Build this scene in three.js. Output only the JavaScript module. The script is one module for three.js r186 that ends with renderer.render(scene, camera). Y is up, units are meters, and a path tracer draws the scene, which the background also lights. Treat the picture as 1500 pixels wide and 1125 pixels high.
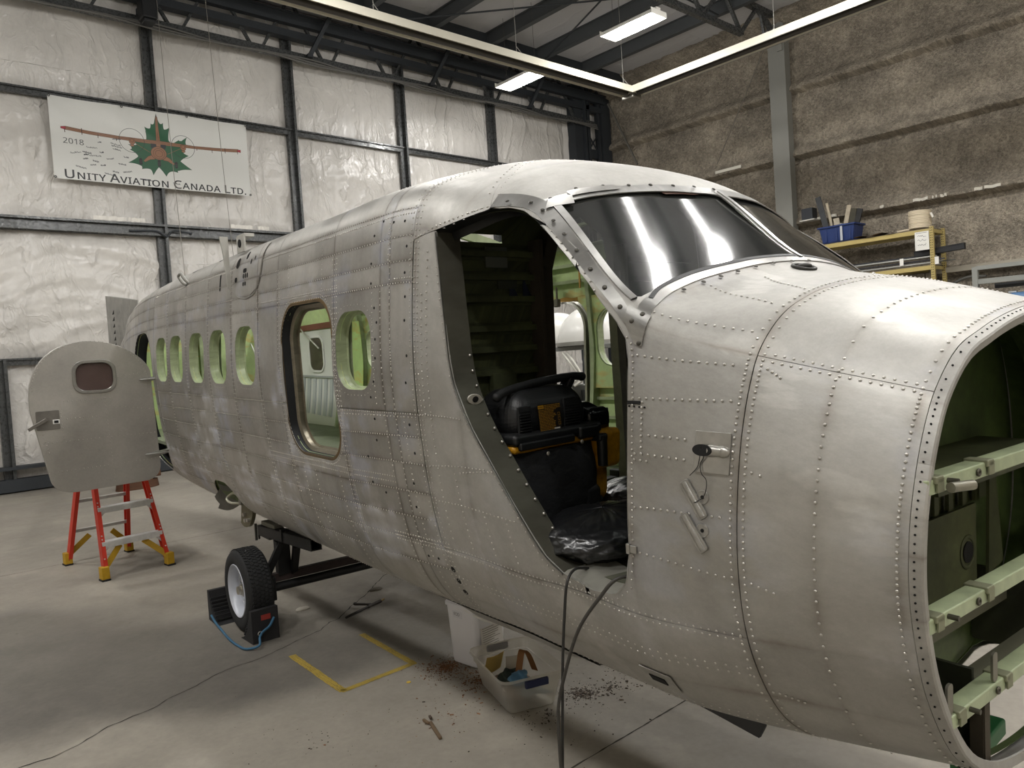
import * as THREE from 'three';
import { mergeGeometries, mergeVertices, toCreasedNormals } from 'three/addons/utils/BufferGeometryUtils.js';
import { RoundedBoxGeometry } from 'three/addons/geometries/RoundedBoxGeometry.js';
import { RectAreaLightUniformsLib } from 'three/addons/lights/RectAreaLightUniformsLib.js';

// ---------------------------------------------------------------- camera, light, exposure
const scene = new THREE.Scene();
const EYE = 1.7, YAW = 41.7229 * Math.PI / 180, PITCH = -2.0746 * Math.PI / 180, ROLL = -3.8012 * Math.PI / 180;
const camera = new THREE.PerspectiveCamera(2 * Math.atan(562.5 / 1111.8) * 180 / Math.PI, 4 / 3, 0.05, 80);
{
  const f = new THREE.Vector3(Math.sin(YAW) * Math.cos(PITCH), Math.sin(PITCH), -Math.cos(YAW) * Math.cos(PITCH));
  const r0 = new THREE.Vector3(Math.cos(YAW), 0, Math.sin(YAW)), u0 = r0.clone().cross(f);
  const r = r0.clone().multiplyScalar(Math.cos(ROLL)).addScaledVector(u0, Math.sin(ROLL)), u = u0.clone().multiplyScalar(Math.cos(ROLL)).addScaledVector(r0, -Math.sin(ROLL));
  camera.position.set(0, EYE, 0);
  camera.quaternion.setFromRotationMatrix(new THREE.Matrix4().makeBasis(r, u, f.clone().negate()));
}
const renderer = new THREE.WebGLRenderer({ antialias: true });
renderer.toneMapping = THREE.LinearToneMapping;
renderer.toneMappingExposure = 1.12;
renderer.shadowMap.enabled = true;
RectAreaLightUniformsLib.init();
scene.background = new THREE.Color(0x000000);
const LAMP_POWER = 42;                                  // radiance of each fluorescent fixture's light
const LAMP_COLOR = new THREE.Color(1.0, 0.982, 0.958);
const LAMP_SPILL = 10;                                   // what the tubes send out sideways
const LAMP_Y = 7.6;
// fixtures hang in rows along z; the first two are the ones in view
const LAMPS = [[11.45, -8.85], [11.5, -11.95], [11.45, -5.8], [11.45, -2.6], [11.45, 0.8], [11.45, 4.2], [7.15, -1.25, 1], [5.35, -1.35, 1], [5.2, -4.8], [5.2, -8.2], [5.2, 2.8], [5.2, 6], [-1.4, -11.4], [-1.4, -7.6], [-1.4, -3.8], [-1.4, 0], [-1.4, 3.8]];
// ---------------------------------------------------------------- helpers
function rng(seed) { let a = seed >>> 0; return () => { a = (a + 0x6d2b79f5) | 0; let t = Math.imul(a ^ (a >>> 15), 1 | a); t = (t + Math.imul(t ^ (t >>> 7), 61 | t)) ^ t; return ((t ^ (t >>> 14)) >>> 0) / 4294967296; }; }
const clamp = (x, a = 0, b = 1) => Math.min(b, Math.max(a, x)), mix = (a, b, t) => a + (b - a) * t, smooth = (a, b, x) => { const t = clamp((x - a) / (b - a)); return t * t * (3 - 2 * t); };
const V = (x, y, z) => new THREE.Vector3(x, y, z);
const used = new Map();
function numbered(n) { const k = used.get(n) || 0; used.set(n, k + 1); return k ? n + '_' + String(k).padStart(3, '0') : n; }
function thing(name, label, category, pos = [0, 0, 0], turn = 0, group) {
  const o = new THREE.Group(); o.name = numbered(name); scene.add(o); o.position.set(...pos); o.rotation.y = turn;
  o.userData = { label, category }; if (group) o.userData.group = group; return o;
}
function tag(o, label, category, group) { o.userData.label = label; o.userData.category = category; if (group) o.userData.group = group; return o; }
function structure(o, label) { o.userData.kind = 'structure'; if (label) o.userData.label = label; return o; }
function part(name, geo, mat, parent) {
  const g = Array.isArray(geo) ? merge(geo) : geo, m = new THREE.Mesh(g, mat); m.name = parent === scene ? numbered(name) : name; m.castShadow = m.receiveShadow = true; parent.add(m);
  if (parent !== scene) { const n = parent.children.filter((c) => c !== m && (c.name === name || c.name.replace(/_\d{3}$/, '') === name)).length; if (n) m.name = name + '_' + String(n).padStart(3, '0'); }
  return m;
}
function merge(list) {
  const L = list.map((g) => { const h = g.index ? g.toNonIndexed() : g; for (const k of Object.keys(h.attributes)) if (!['position', 'normal', 'uv'].includes(k)) h.deleteAttribute(k);
    if (!h.attributes.uv) h.setAttribute('uv', new THREE.BufferAttribute(new Float32Array(h.attributes.position.count * 2), 2)); if (!h.attributes.normal) h.computeVertexNormals(); return h; });
  return mergeGeometries(L);
}
const box = (w, h, d, x = 0, y = 0, z = 0, r = 0) => { const m = Math.min(w, h, d); const g = r > 0 ? new RoundedBoxGeometry(w, h, d, 2, Math.min(r, m * .49)) : new THREE.BoxGeometry(w, h, d); boxUV(g); return g.translate(x, y, z); };
function boxUV(g) { const p = g.attributes.position, n = g.attributes.normal, u = g.attributes.uv; for (let i = 0; i < p.count; i++) { const a = Math.abs(n.getX(i)), b = Math.abs(n.getY(i)), c = Math.abs(n.getZ(i));
  if (a >= b && a >= c) u.setXY(i, p.getZ(i), p.getY(i)); else if (b >= c) u.setXY(i, p.getX(i), p.getZ(i)); else u.setXY(i, p.getX(i), p.getY(i)); } return g; }
const cyl = (r1, r2, h, x = 0, y = 0, z = 0, seg = 20) => new THREE.CylinderGeometry(r1, r2, h, seg).translate(x, y, z);
// a box bar between two points, its width along w's plane
function bar(a, b, w, h, up = V(0, 1, 0), r = 0) {
  const A = a.isVector3 ? a : V(...a), B = b.isVector3 ? b : V(...b), d = B.clone().sub(A), L = d.length(); d.normalize();
  let u = up.clone().addScaledVector(d, -up.dot(d)); if (u.length() < 1e-3) u = V(1, 0, 0).addScaledVector(d, -d.x); u.normalize(); const s = d.clone().cross(u);
  const g = box(L, h, w, 0, 0, 0, r); return g.applyMatrix4(new THREE.Matrix4().makeBasis(d, u, s).setPosition(A.clone().add(B).multiplyScalar(.5)));
}
function rod(a, b, r, seg = 8) { const A = a.isVector3 ? a : V(...a), B = b.isVector3 ? b : V(...b), d = B.clone().sub(A), g = new THREE.CylinderGeometry(r, r, d.length(), seg);
  return g.applyQuaternion(new THREE.Quaternion().setFromUnitVectors(V(0, 1, 0), d.clone().normalize())).translate(...A.clone().add(B).multiplyScalar(.5).toArray()); }
const tube = (pts, r, n = 40, seg = 8, closed = false) => new THREE.TubeGeometry(new THREE.CatmullRomCurve3(pts.map((p) => p.isVector3 ? p : V(...p)), closed, 'centripetal'), n, r, seg, closed);
function roundRect(w, h, r, cx = 0, cy = 0, Cls = THREE.Shape) { const s = new Cls(), x = cx - w / 2, y = cy - h / 2; s.moveTo(x + r, y); s.lineTo(x + w - r, y); s.quadraticCurveTo(x + w, y, x + w, y + r); s.lineTo(x + w, y + h - r); s.quadraticCurveTo(x + w, y + h, x + w - r, y + h); s.lineTo(x + r, y + h); s.quadraticCurveTo(x, y + h, x, y + h - r); s.lineTo(x, y + r); s.quadraticCurveTo(x, y, x + r, y); return s; }
const polyShape = (pts) => { const s = new THREE.Shape(); pts.forEach(([x, y], i) => i ? s.lineTo(x, y) : s.moveTo(x, y)); s.closePath(); return s; };
const extrude = (shape, depth, bevel = 0, seg = 12) => new THREE.ExtrudeGeometry(shape, { depth, bevelEnabled: bevel > 0, bevelThickness: bevel, bevelSize: bevel, bevelSegments: 2, curveSegments: seg });
// ---- noise
const FN = 512;
function fbmField(seed, base, oct, gain = .5) {         // tiling value noise, 0..1
  const out = new Float32Array(FN * FN); let amp = 1, tot = 0;
  for (let o = 0; o < oct; o++) {
    const n = base << o, r = rng(seed * 131 + o), lat = new Float32Array(n * n); for (let i = 0; i < n * n; i++) lat[i] = r();
    for (let y = 0; y < FN; y++) { const fy = y / FN * n, y0 = fy | 0, ty = fy - y0, sy = ty * ty * (3 - 2 * ty), r0 = (y0 % n) * n, r1 = ((y0 + 1) % n) * n;
      for (let x = 0; x < FN; x++) { const fx = x / FN * n, x0 = fx | 0, tx = fx - x0, sx = tx * tx * (3 - 2 * tx), xa = x0 % n, xb = (x0 + 1) % n;
        const a = lat[r0 + xa] + (lat[r0 + xb] - lat[r0 + xa]) * sx, b = lat[r1 + xa] + (lat[r1 + xb] - lat[r1 + xa]) * sx; out[y * FN + x] += amp * (a + (b - a) * sy); } }
    tot += amp; amp *= gain;
  }
  let lo = 1e9, hi = -1e9; for (const v of out) { if (v < lo) lo = v; if (v > hi) hi = v; } for (let i = 0; i < out.length; i++) out[i] = (out[i] - lo) / (hi - lo); return out;
}
const N1 = fbmField(1, 4, 6), N2 = fbmField(2, 8, 5, .6), N3 = fbmField(3, 32, 4, .7), N4 = fbmField(4, 4, 5);
function samp(F, u, v) { u = (u - Math.floor(u)) * FN; v = (v - Math.floor(v)) * FN; const x0 = u | 0, y0 = v | 0, tx = u - x0, ty = v - y0, xa = x0 % FN, xb = (x0 + 1) % FN, ya = (y0 % FN) * FN, yb = ((y0 + 1) % FN) * FN;
  const a = F[ya + xa] + (F[ya + xb] - F[ya + xa]) * tx, b = F[yb + xa] + (F[yb + xb] - F[yb + xa]) * tx; return a + (b - a) * ty; }
function tex(w, h, fn, color = false, rep) {            // fn(x 0..1, y 0..1) -> number or [r, g, b], 0..255
  const d = new Uint8Array(w * h * 4); for (let y = 0, i = 0; y < h; y++) for (let x = 0; x < w; x++, i += 4) { const c = fn((x + .5) / w, (y + .5) / h, x, y); if (typeof c === 'number') d[i] = d[i + 1] = d[i + 2] = clamp(c, 0, 255); else { d[i] = clamp(c[0], 0, 255); d[i + 1] = clamp(c[1], 0, 255); d[i + 2] = clamp(c[2], 0, 255); } d[i + 3] = 255; }
  const t = new THREE.DataTexture(d, w, h); t.wrapS = t.wrapT = THREE.RepeatWrapping; t.magFilter = THREE.LinearFilter; t.minFilter = THREE.LinearMipmapLinearFilter; t.generateMipmaps = true; if (color) t.colorSpace = THREE.SRGBColorSpace; if (rep) t.repeat.set(...rep); t.needsUpdate = true; return t;
}
function canvasTex(w, h, draw) { const c = document.createElement('canvas'); c.width = w; c.height = h; draw(c.getContext('2d'), w, h); const t = new THREE.CanvasTexture(c); t.colorSpace = THREE.SRGBColorSpace; t.anisotropy = 8; return t; }
const M = (color, roughness = .6, metalness = 0, more = {}) => new THREE.MeshStandardMaterial({ color, roughness, metalness, ...more });
// a grid surface: f(u, v) -> Vector3, nu x nv cells; uv in metres from uvf
function gridGeo(nu, nv, f, uvf) {
  const pos = [], uv = [], idx = []; for (let j = 0; j <= nv; j++) for (let i = 0; i <= nu; i++) { const p = f(i / nu, j / nv); pos.push(p.x, p.y, p.z); const q = uvf ? uvf(i / nu, j / nv) : [i / nu, j / nv]; uv.push(q[0], q[1]); }
  for (let j = 0; j < nv; j++) for (let i = 0; i < nu; i++) { const a = j * (nu + 1) + i, b = a + 1, c = a + nu + 1, d = c + 1; idx.push(a, b, d, a, d, c); }
  const g = new THREE.BufferGeometry(); g.setAttribute('position', new THREE.Float32BufferAttribute(pos, 3)); g.setAttribute('uv', new THREE.Float32BufferAttribute(uv, 2)); g.setIndex(idx); g.computeVertexNormals(); return g;
}
// small wear shared by painted things
const T_GRAIN = tex(512, 512, (u, v) => 128 + 127 * (samp(N3, u, v) - .5) * 1.6);
const T_MOTTLE = tex(512, 512, (u, v) => { const a = 205 + 50 * samp(N2, u, v) - 25 * samp(N3, u, v); return [a, a, a]; }, true);
// ---------------------------------------------------------------- fuselage surface
// half sections (half width, height) from crown to keel, 21 points each; s runs aft from the nose, metres
const SEC = [
  [0.746, [[0,.03],[.13,.023],[.26,.005],[.37,-.018],[.45,-.04],[.53,-.06],[.59,-.098],[.645,-.147],[.69,-.205],[.73,-.28],[.76,-.36],[.778,-.43],[.787,-.51],[.785,-.585],[.768,-.67],[.735,-.78],[.67,-.895],[.575,-1.01],[.43,-1.09],[.22,-1.13],[0,-1.14]]],
  [1.134, [[0,.14],[.18,.134],[.33,.12],[.45,.1],[.54,.073],[.61,.045],[.672,0],[.725,-.055],[.765,-.13],[.795,-.21],[.818,-.3],[.833,-.394],[.842,-.5],[.842,-.6],[.828,-.71],[.797,-.81],[.735,-.93],[.65,-1.035],[.49,-1.14],[.26,-1.19],[0,-1.205]]],
  [1.46, [[0,.215],[.2,.2],[.38,.163],[.52,.128],[.63,.1],[.72,.08],[.78,.072],[.812,.04],[.833,-.04],[.85,-.13],[.86,-.22],[.867,-.32],[.872,-.43],[.875,-.55],[.868,-.7],[.842,-.84],[.78,-.97],[.67,-1.09],[.5,-1.18],[.26,-1.235],[0,-1.25]]],
  [1.62, [[0,.365],[.2,.348],[.38,.305],[.52,.262],[.64,.225],[.73,.2],[.79,.19],[.82,.15],[.842,.04],[.856,-.08],[.864,-.19],[.868,-.3],[.872,-.42],[.87,-.55],[.855,-.7],[.822,-.84],[.755,-.98],[.65,-1.1],[.49,-1.19],[.25,-1.245],[0,-1.26]]],
  [1.78, [[0,.512],[.2,.495],[.38,.452],[.52,.408],[.63,.37],[.72,.338],[.78,.325],[.812,.28],[.838,.13],[.853,-.02],[.863,-.15],[.868,-.27],[.868,-.4],[.86,-.55],[.84,-.7],[.8,-.85],[.735,-.99],[.64,-1.105],[.48,-1.2],[.25,-1.25],[0,-1.265]]],
  [2.0, [[0,.63],[.2,.62],[.38,.59],[.52,.553],[.63,.515],[.715,.475],[.77,.435],[.805,.38],[.835,.2],[.852,.04],[.864,-.11],[.867,-.25],[.863,-.4],[.85,-.56],[.825,-.72],[.785,-.87],[.715,-1.01],[.62,-1.12],[.47,-1.205],[.24,-1.255],[0,-1.27]]],
  [2.4, [[0,.755],[.2,.743],[.38,.71],[.53,.665],[.65,.62],[.735,.575],[.785,.525],[.815,.45],[.842,.26],[.858,.09],[.868,-.07],[.867,-.22],[.857,-.38],[.838,-.55],[.807,-.72],[.762,-.88],[.69,-1.02],[.595,-1.13],[.45,-1.21],[.23,-1.26],[0,-1.275]]],
  [2.6, [[0,.8],[.2,.787],[.38,.753],[.55,.705],[.67,.665],[.75,.625],[.795,.58],[.825,.495],[.85,.295],[.864,.115],[.87,-.055],[.866,-.22],[.852,-.38],[.832,-.56],[.8,-.73],[.755,-.89],[.685,-1.035],[.59,-1.145],[.45,-1.215],[.23,-1.265],[0,-1.28]]],
  [3.0, [[0,.825],[.2,.81],[.39,.772],[.57,.725],[.69,.685],[.765,.648],[.808,.588],[.83,.5],[.85,.3],[.862,.12],[.87,-.05],[.865,-.22],[.851,-.39],[.83,-.57],[.8,-.745],[.755,-.91],[.685,-1.055],[.58,-1.16],[.435,-1.23],[.225,-1.268],[0,-1.28]]],
  [3.4, [[0,.805],[.2,.79],[.4,.75],[.58,.71],[.7,.675],[.775,.638],[.815,.585],[.83,.5],[.85,.3],[.862,.12],[.87,-.05],[.865,-.22],[.85,-.4],[.83,-.58],[.8,-.76],[.755,-.925],[.683,-1.07],[.575,-1.17],[.425,-1.235],[.22,-1.27],[0,-1.28]]],
  [5, [[0,.8],[.2,.785],[.4,.745],[.58,.703],[.7,.673],[.775,.63],[.813,.575],[.83,.5],[.85,.3],[.862,.12],[.87,-.05],[.865,-.22],[.85,-.4],[.83,-.58],[.8,-.76],[.755,-.925],[.683,-1.07],[.57,-1.165],[.42,-1.225],[.22,-1.255],[0,-1.265]]],
  [7.3, [[0,.765],[.2,.75],[.4,.707],[.58,.662],[.7,.628],[.775,.59],[.812,.55],[.83,.48],[.848,.29],[.862,.12],[.87,-.05],[.865,-.22],[.85,-.4],[.83,-.58],[.797,-.76],[.75,-.92],[.67,-1.045],[.555,-1.115],[.41,-1.15],[.21,-1.168],[0,-1.175]]],
  [8.6, null, .88, .86, .86], [10.2, null, .58, .6, .6], [11.6, null, .34, .42, .38],
];
const CAB = SEC.find((q) => q[0] === 7.3)[1];
for (const q of SEC) if (!q[1]) q[1] = CAB.map(([w, y]) => [w * q[2], y > 0 ? y * q[3] : y * q[4]]);
const VK = [0]; for (let i = 1; i < 21; i++) VK.push(VK[i - 1] + Math.hypot(CAB[i][0] - CAB[i - 1][0], CAB[i][1] - CAB[i - 1][1]));
const VMAX = VK[20], ND = 400, DENSE = SEC.map(([s, P]) => {
  const out = [];
  for (let j = 0; j <= ND; j++) {
    const v = j / ND * VMAX; let i = 0; while (i < 19 && VK[i + 1] < v) i++;
    const t = (v - VK[i]) / (VK[i + 1] - VK[i]), r = [0, 1].map((c) => {
      const f = (n) => n < 0 ? (c ? P[-n][1] : -P[-n][0]) : n > 20 ? (c ? P[40 - n][1] : -P[40 - n][0]) : P[n][c];
      const vk = (n) => n < 0 ? -VK[-n] : n > 20 ? 2 * VMAX - VK[40 - n] : VK[n], d = VK[i + 1] - VK[i];
      const m0 = (f(i + 1) - f(i - 1)) / (vk(i + 1) - vk(i - 1)) * d, m1 = (f(i + 2) - f(i)) / (vk(i + 2) - vk(i)) * d, t2 = t * t, t3 = t2 * t;
      return (2 * t3 - 3 * t2 + 1) * f(i) + (t3 - 2 * t2 + t) * m0 + (3 * t2 - 2 * t3) * f(i + 1) + (t3 - t2) * m1;
    });
    out.push(r);
  }
  return out;
});
const SS = SEC.map((q) => q[0]), NS = SS.length;
function raw(s, j, k) {                                 // Hermite along s of dense sample j
  let i = 0; while (i < NS - 2 && SS[i + 1] < s) i++;
  const d = SS[i + 1] - SS[i], t = (s - SS[i]) / d, f = (n) => DENSE[n][j][k], f0 = f(i), f1 = f(i + 1);
  const m0 = i ? (f1 - f(i - 1)) / (SS[i + 1] - SS[i - 1]) * d : f1 - f0, m1 = i < NS - 2 ? (f(i + 2) - f0) / (SS[i + 2] - SS[i]) * d : f1 - f0;
  if (t < 0) return f0 + m0 * t; if (t > 1) return f1 + m1 * (t - 1);
  const t2 = t * t, t3 = t2 * t; return (2 * t3 - 3 * t2 + 1) * f0 + (t3 - 2 * t2 + t) * m0 + (3 * t2 - 2 * t3) * f1 + (t3 - t2) * m1;
}
// the fair surface: sampled evenly, then smoothed along and around the body
const GS0 = .62, GDS = .03, GN = Math.ceil((14 - GS0) / GDS), GV = 200, TAB = [0, 1].map((k) => {
  const A = []; for (let a = -12; a <= GN + 12; a++) { const row = new Float64Array(GV + 1); for (let j = 0; j <= GV; j++) row[j] = raw(GS0 + a * GDS, j * ND / GV, k); A.push(row); }
  const ker = (sg, st) => { const o = []; for (let x = -12; x <= 12; x++) o.push(Math.exp(-.5 * (x * st / sg) ** 2)); const q = o.reduce((p, c) => p + c); return o.map((c) => c / q); }, ks = ker(.085, GDS), kv = ker(.035, VMAX / GV);
  const B = A.map((row) => row.map((_, j) => { let q = 0; for (let x = -12; x <= 12; x++) { const n = j + x, r = n < 0 ? (k ? row[-n] : -row[-n]) : n > GV ? (k ? row[2 * GV - n] : -row[2 * GV - n]) : row[n]; q += kv[x + 12] * r; } return q; }));
  const C = []; for (let a = 0; a <= GN; a++) { const row = new Float64Array(GV + 1); for (let j = 0; j <= GV; j++) { let q = 0; for (let x = -12; x <= 12; x++) q += ks[x + 12] * B[a + 12 + x][j]; row[j] = q; } C.push(row); }
  return C;
});
function surf(s, v) {                                   // -> [half width, height]
  const a = clampN((s - GS0) / GDS, 1, GN - 2.001), b = clampN(v / VMAX, 0, 1) * GV, i = a | 0, j = Math.min(b | 0, GV - 1), t = a - i, f = b - j, r = [0, 0];
  const cub = (p0, p1, p2, p3, x) => p1 + .5 * x * (p2 - p0 + x * (2 * p0 - 5 * p1 + 4 * p2 - p3 + x * (3 * (p1 - p2) + p3 - p0)));
  for (let k = 0; k < 2; k++) { const T = TAB[k], at = (n, m) => m < 0 ? (k ? T[n][-m] : -T[n][-m]) : m > GV ? (k ? T[n][2 * GV - m] : -T[n][2 * GV - m]) : T[n][m], row = (n) => cub(at(n, j - 1), at(n, j), at(n, j + 1), at(n, j + 2), f); r[k] = cub(row(i - 1), row(i), row(i + 1), row(i + 2), t); }
  return r;
}
function clampN(x, a, b) { return x < a ? a : x > b ? b : x; }
function norm(s, v) {                                   // outward normal (s, y, lateral outward) on one side
  const h = .004, a = surf(s + h, v), b = surf(s - h, v), c = surf(s, Math.min(v + h, VMAX)), d = surf(s, Math.max(v - h, 0));
  const A = [2 * h, a[1] - b[1], a[0] - b[0]], B = [0, c[1] - d[1], c[0] - d[0]];
  let n = [A[1] * B[2] - A[2] * B[1], A[2] * B[0] - A[0] * B[2], A[0] * B[1] - A[1] * B[0]];
  const l = Math.hypot(...n) || 1; n = n.map((x) => -x / l);
  return n;
}
// ---------------------------------------------------------------- room shell
const RX0 = -8, RX1 = 17.757, RZ0 = -15, RZ1 = 8, RH = 9.4;
const T_FLOOR = tex(2048, 2048, (u, v) => {
  const a = samp(N1, u, v), b = samp(N2, u * 2, v * 2), c = samp(N3, u * 5, v * 5), d = samp(N4, u + .37, v + .11), e = samp(N3, u * 17, v * 17);
  let k = 148 + 26 * (a - .5) + 16 * (b - .5) + 10 * (c - .5) + 12 * (e - .5); k -= 40 * smooth(.62, .85, d) * (.5 + b); k += 12 * smooth(.7, .9, b); k -= 30 * smooth(.8, .95, c) * smooth(.5, .8, a);
  return [k * 1.03, k * .99, k * .915];
}, true, [1 / 11, 1 / 11]);
const T_FLOORB = tex(1024, 1024, (u, v) => 128 + 60 * (samp(N3, u * 3, v * 3) - .5) + 50 * (samp(N2, u * 2, v * 2) - .5), false, [1 / 2.3, 1 / 2.3]);
const T_FLOORR = tex(512, 512, (u, v) => 150 + 70 * (samp(N2, u, v) - .5), false, [1 / 4, 1 / 4]);
const floorM = new THREE.MeshStandardMaterial({ map: T_FLOOR, bumpMap: T_FLOORB, bumpScale: .0016, roughnessMap: T_FLOORR, roughness: 1, metalness: 0 });
const floorO = new THREE.Group(); floorO.name = 'floor'; structure(floorO, 'worn beige grey concrete hangar floor with long crack'); scene.add(floorO);
{ const g = box(RX1 - RX0 + 1, .3, RZ1 - RZ0 + 1, (RX0 + RX1) / 2, -.15, (RZ0 + RZ1) / 2); part('slab', g, floorM, floorO); }
const crackM = M(0x2c2822, .95);
function ribbon(pts, w, y, jitter, seed, mat, name, parent) {  // thin strip following points on the floor
  const r = rng(seed), P = []; for (let i = 0; i < pts.length - 1; i++) { const n = Math.max(2, Math.round(Math.hypot(pts[i + 1][0] - pts[i][0], pts[i + 1][1] - pts[i][1]) / .03)); for (let k = 0; k < n; k++) { const t = k / n; P.push([mix(pts[i][0], pts[i + 1][0], t), mix(pts[i][1], pts[i + 1][1], t)]); } } P.push(pts[pts.length - 1]);
  const off = P.map(() => (r() - .5) * 2), pos = [], idx = [];
  P.forEach((p, i) => { const a = P[Math.max(0, i - 1)], b = P[Math.min(P.length - 1, i + 1)], dx = b[0] - a[0], dz = b[1] - a[1], l = Math.hypot(dx, dz) || 1, nx = -dz / l, nz = dx / l, o = jitter * (off[i] * .6 + off[Math.max(0, i - 1)] * .4), ww = w * (jitter ? .4 + .9 * r() : 1) / 2;
    pos.push(p[0] + nx * (o + ww), y, p[1] + nz * (o + ww), p[0] + nx * (o - ww), y, p[1] + nz * (o - ww)); if (i) { const k = i * 2; idx.push(k - 2, k, k - 1, k - 1, k, k + 1); } });
  const g = new THREE.BufferGeometry(); g.setAttribute('position', new THREE.Float32BufferAttribute(pos, 3)); g.setIndex(idx); g.computeVertexNormals(); return part(name, g, mat, parent);
}
ribbon([[.2, -3.98], [.51, -4.06], [.62, -4.04], [.76, -4.09], [.89, -4.17], [.98, -4.19], [1.11, -4.21], [1.23, -4.28], [1.37, -4.32], [1.51, -4.39], [1.61, -4.41], [1.77, -4.41], [1.94, -4.46], [2.08, -4.51], [2.25, -4.56], [2.36, -4.65], [2.44, -4.66], [2.65, -4.84], [2.83, -4.97], [3.2, -5.3], [3.5, -5.4]], .007, .0012, .007, 5, crackM, 'crack', floorO);
for (const z of [-2.186, -8.33]) ribbon([[-4, z], [14, z]], z > -5 ? .008 : .007, .001, .0012, 7 - z | 0, M(0x3a352d, .95), 'saw_joint', floorO);
ribbon([[2.34, -6.44], [2.5, -6.0], [2.7, -5.85]], .004, .0012, .006, 15, crackM, 'crack', floorO);

// ---- wall of white plastic film over insulation, the one with the banner
const T_FILMB = tex(1024, 1024, (u, v) => { let s = 0; for (const [F, fu, fv, w] of [[N1, 2, 1, .5], [N2, 1, 1, .25], [N1, 1, 2, .25]]) { const n = samp(F, u * fu + .22 * (samp(N4, u, v) - .5), v * fv * .45 + .3 * (samp(N1, u + .4, v) - .5)); s += w * Math.pow(1 - Math.abs(2 * n - 1), 5); } return 30 + 215 * s; }, false, [1 / 3.1, 1 / 3.7]);
const T_FILMC = tex(512, 512, (u, v) => { const k = 214 + 16 * (samp(N1, u, v) - .5) + 9 * (samp(N3, u, v) - .5); return [k, k * .985, k * .96]; }, true, [1 / 3, 1 / 3]);
const filmM = new THREE.MeshPhysicalMaterial({ map: T_FILMC, bumpMap: T_FILMB, bumpScale: .045, roughness: .27, metalness: 0, side: THREE.DoubleSide });
const steelM = new THREE.MeshStandardMaterial({ color: 0x4a4c4c, roughness: .6, metalness: .25, roughnessMap: T_GRAIN });
const darkSteelM = M(0x35393d, .62, .25);
const wallFar = new THREE.Group(); wallFar.name = 'wall_far'; structure(wallFar, 'hangar door wall of white plastic film between grey steel members'); scene.add(wallFar);
part('backing', box(RX1 - RX0 + 1, RH + .6, .3, (RX0 + RX1) / 2, RH / 2, RZ0 - .35), M(0xb9b3a8, .8), wallFar);
const COLX = [-6.4, -3.6, -.8, 2.08, 4.8, 7.59, 10.4, 13.2, 16.0], GIRT = [.05, 2.15, 4.48, 6.72, 9.38];
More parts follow.
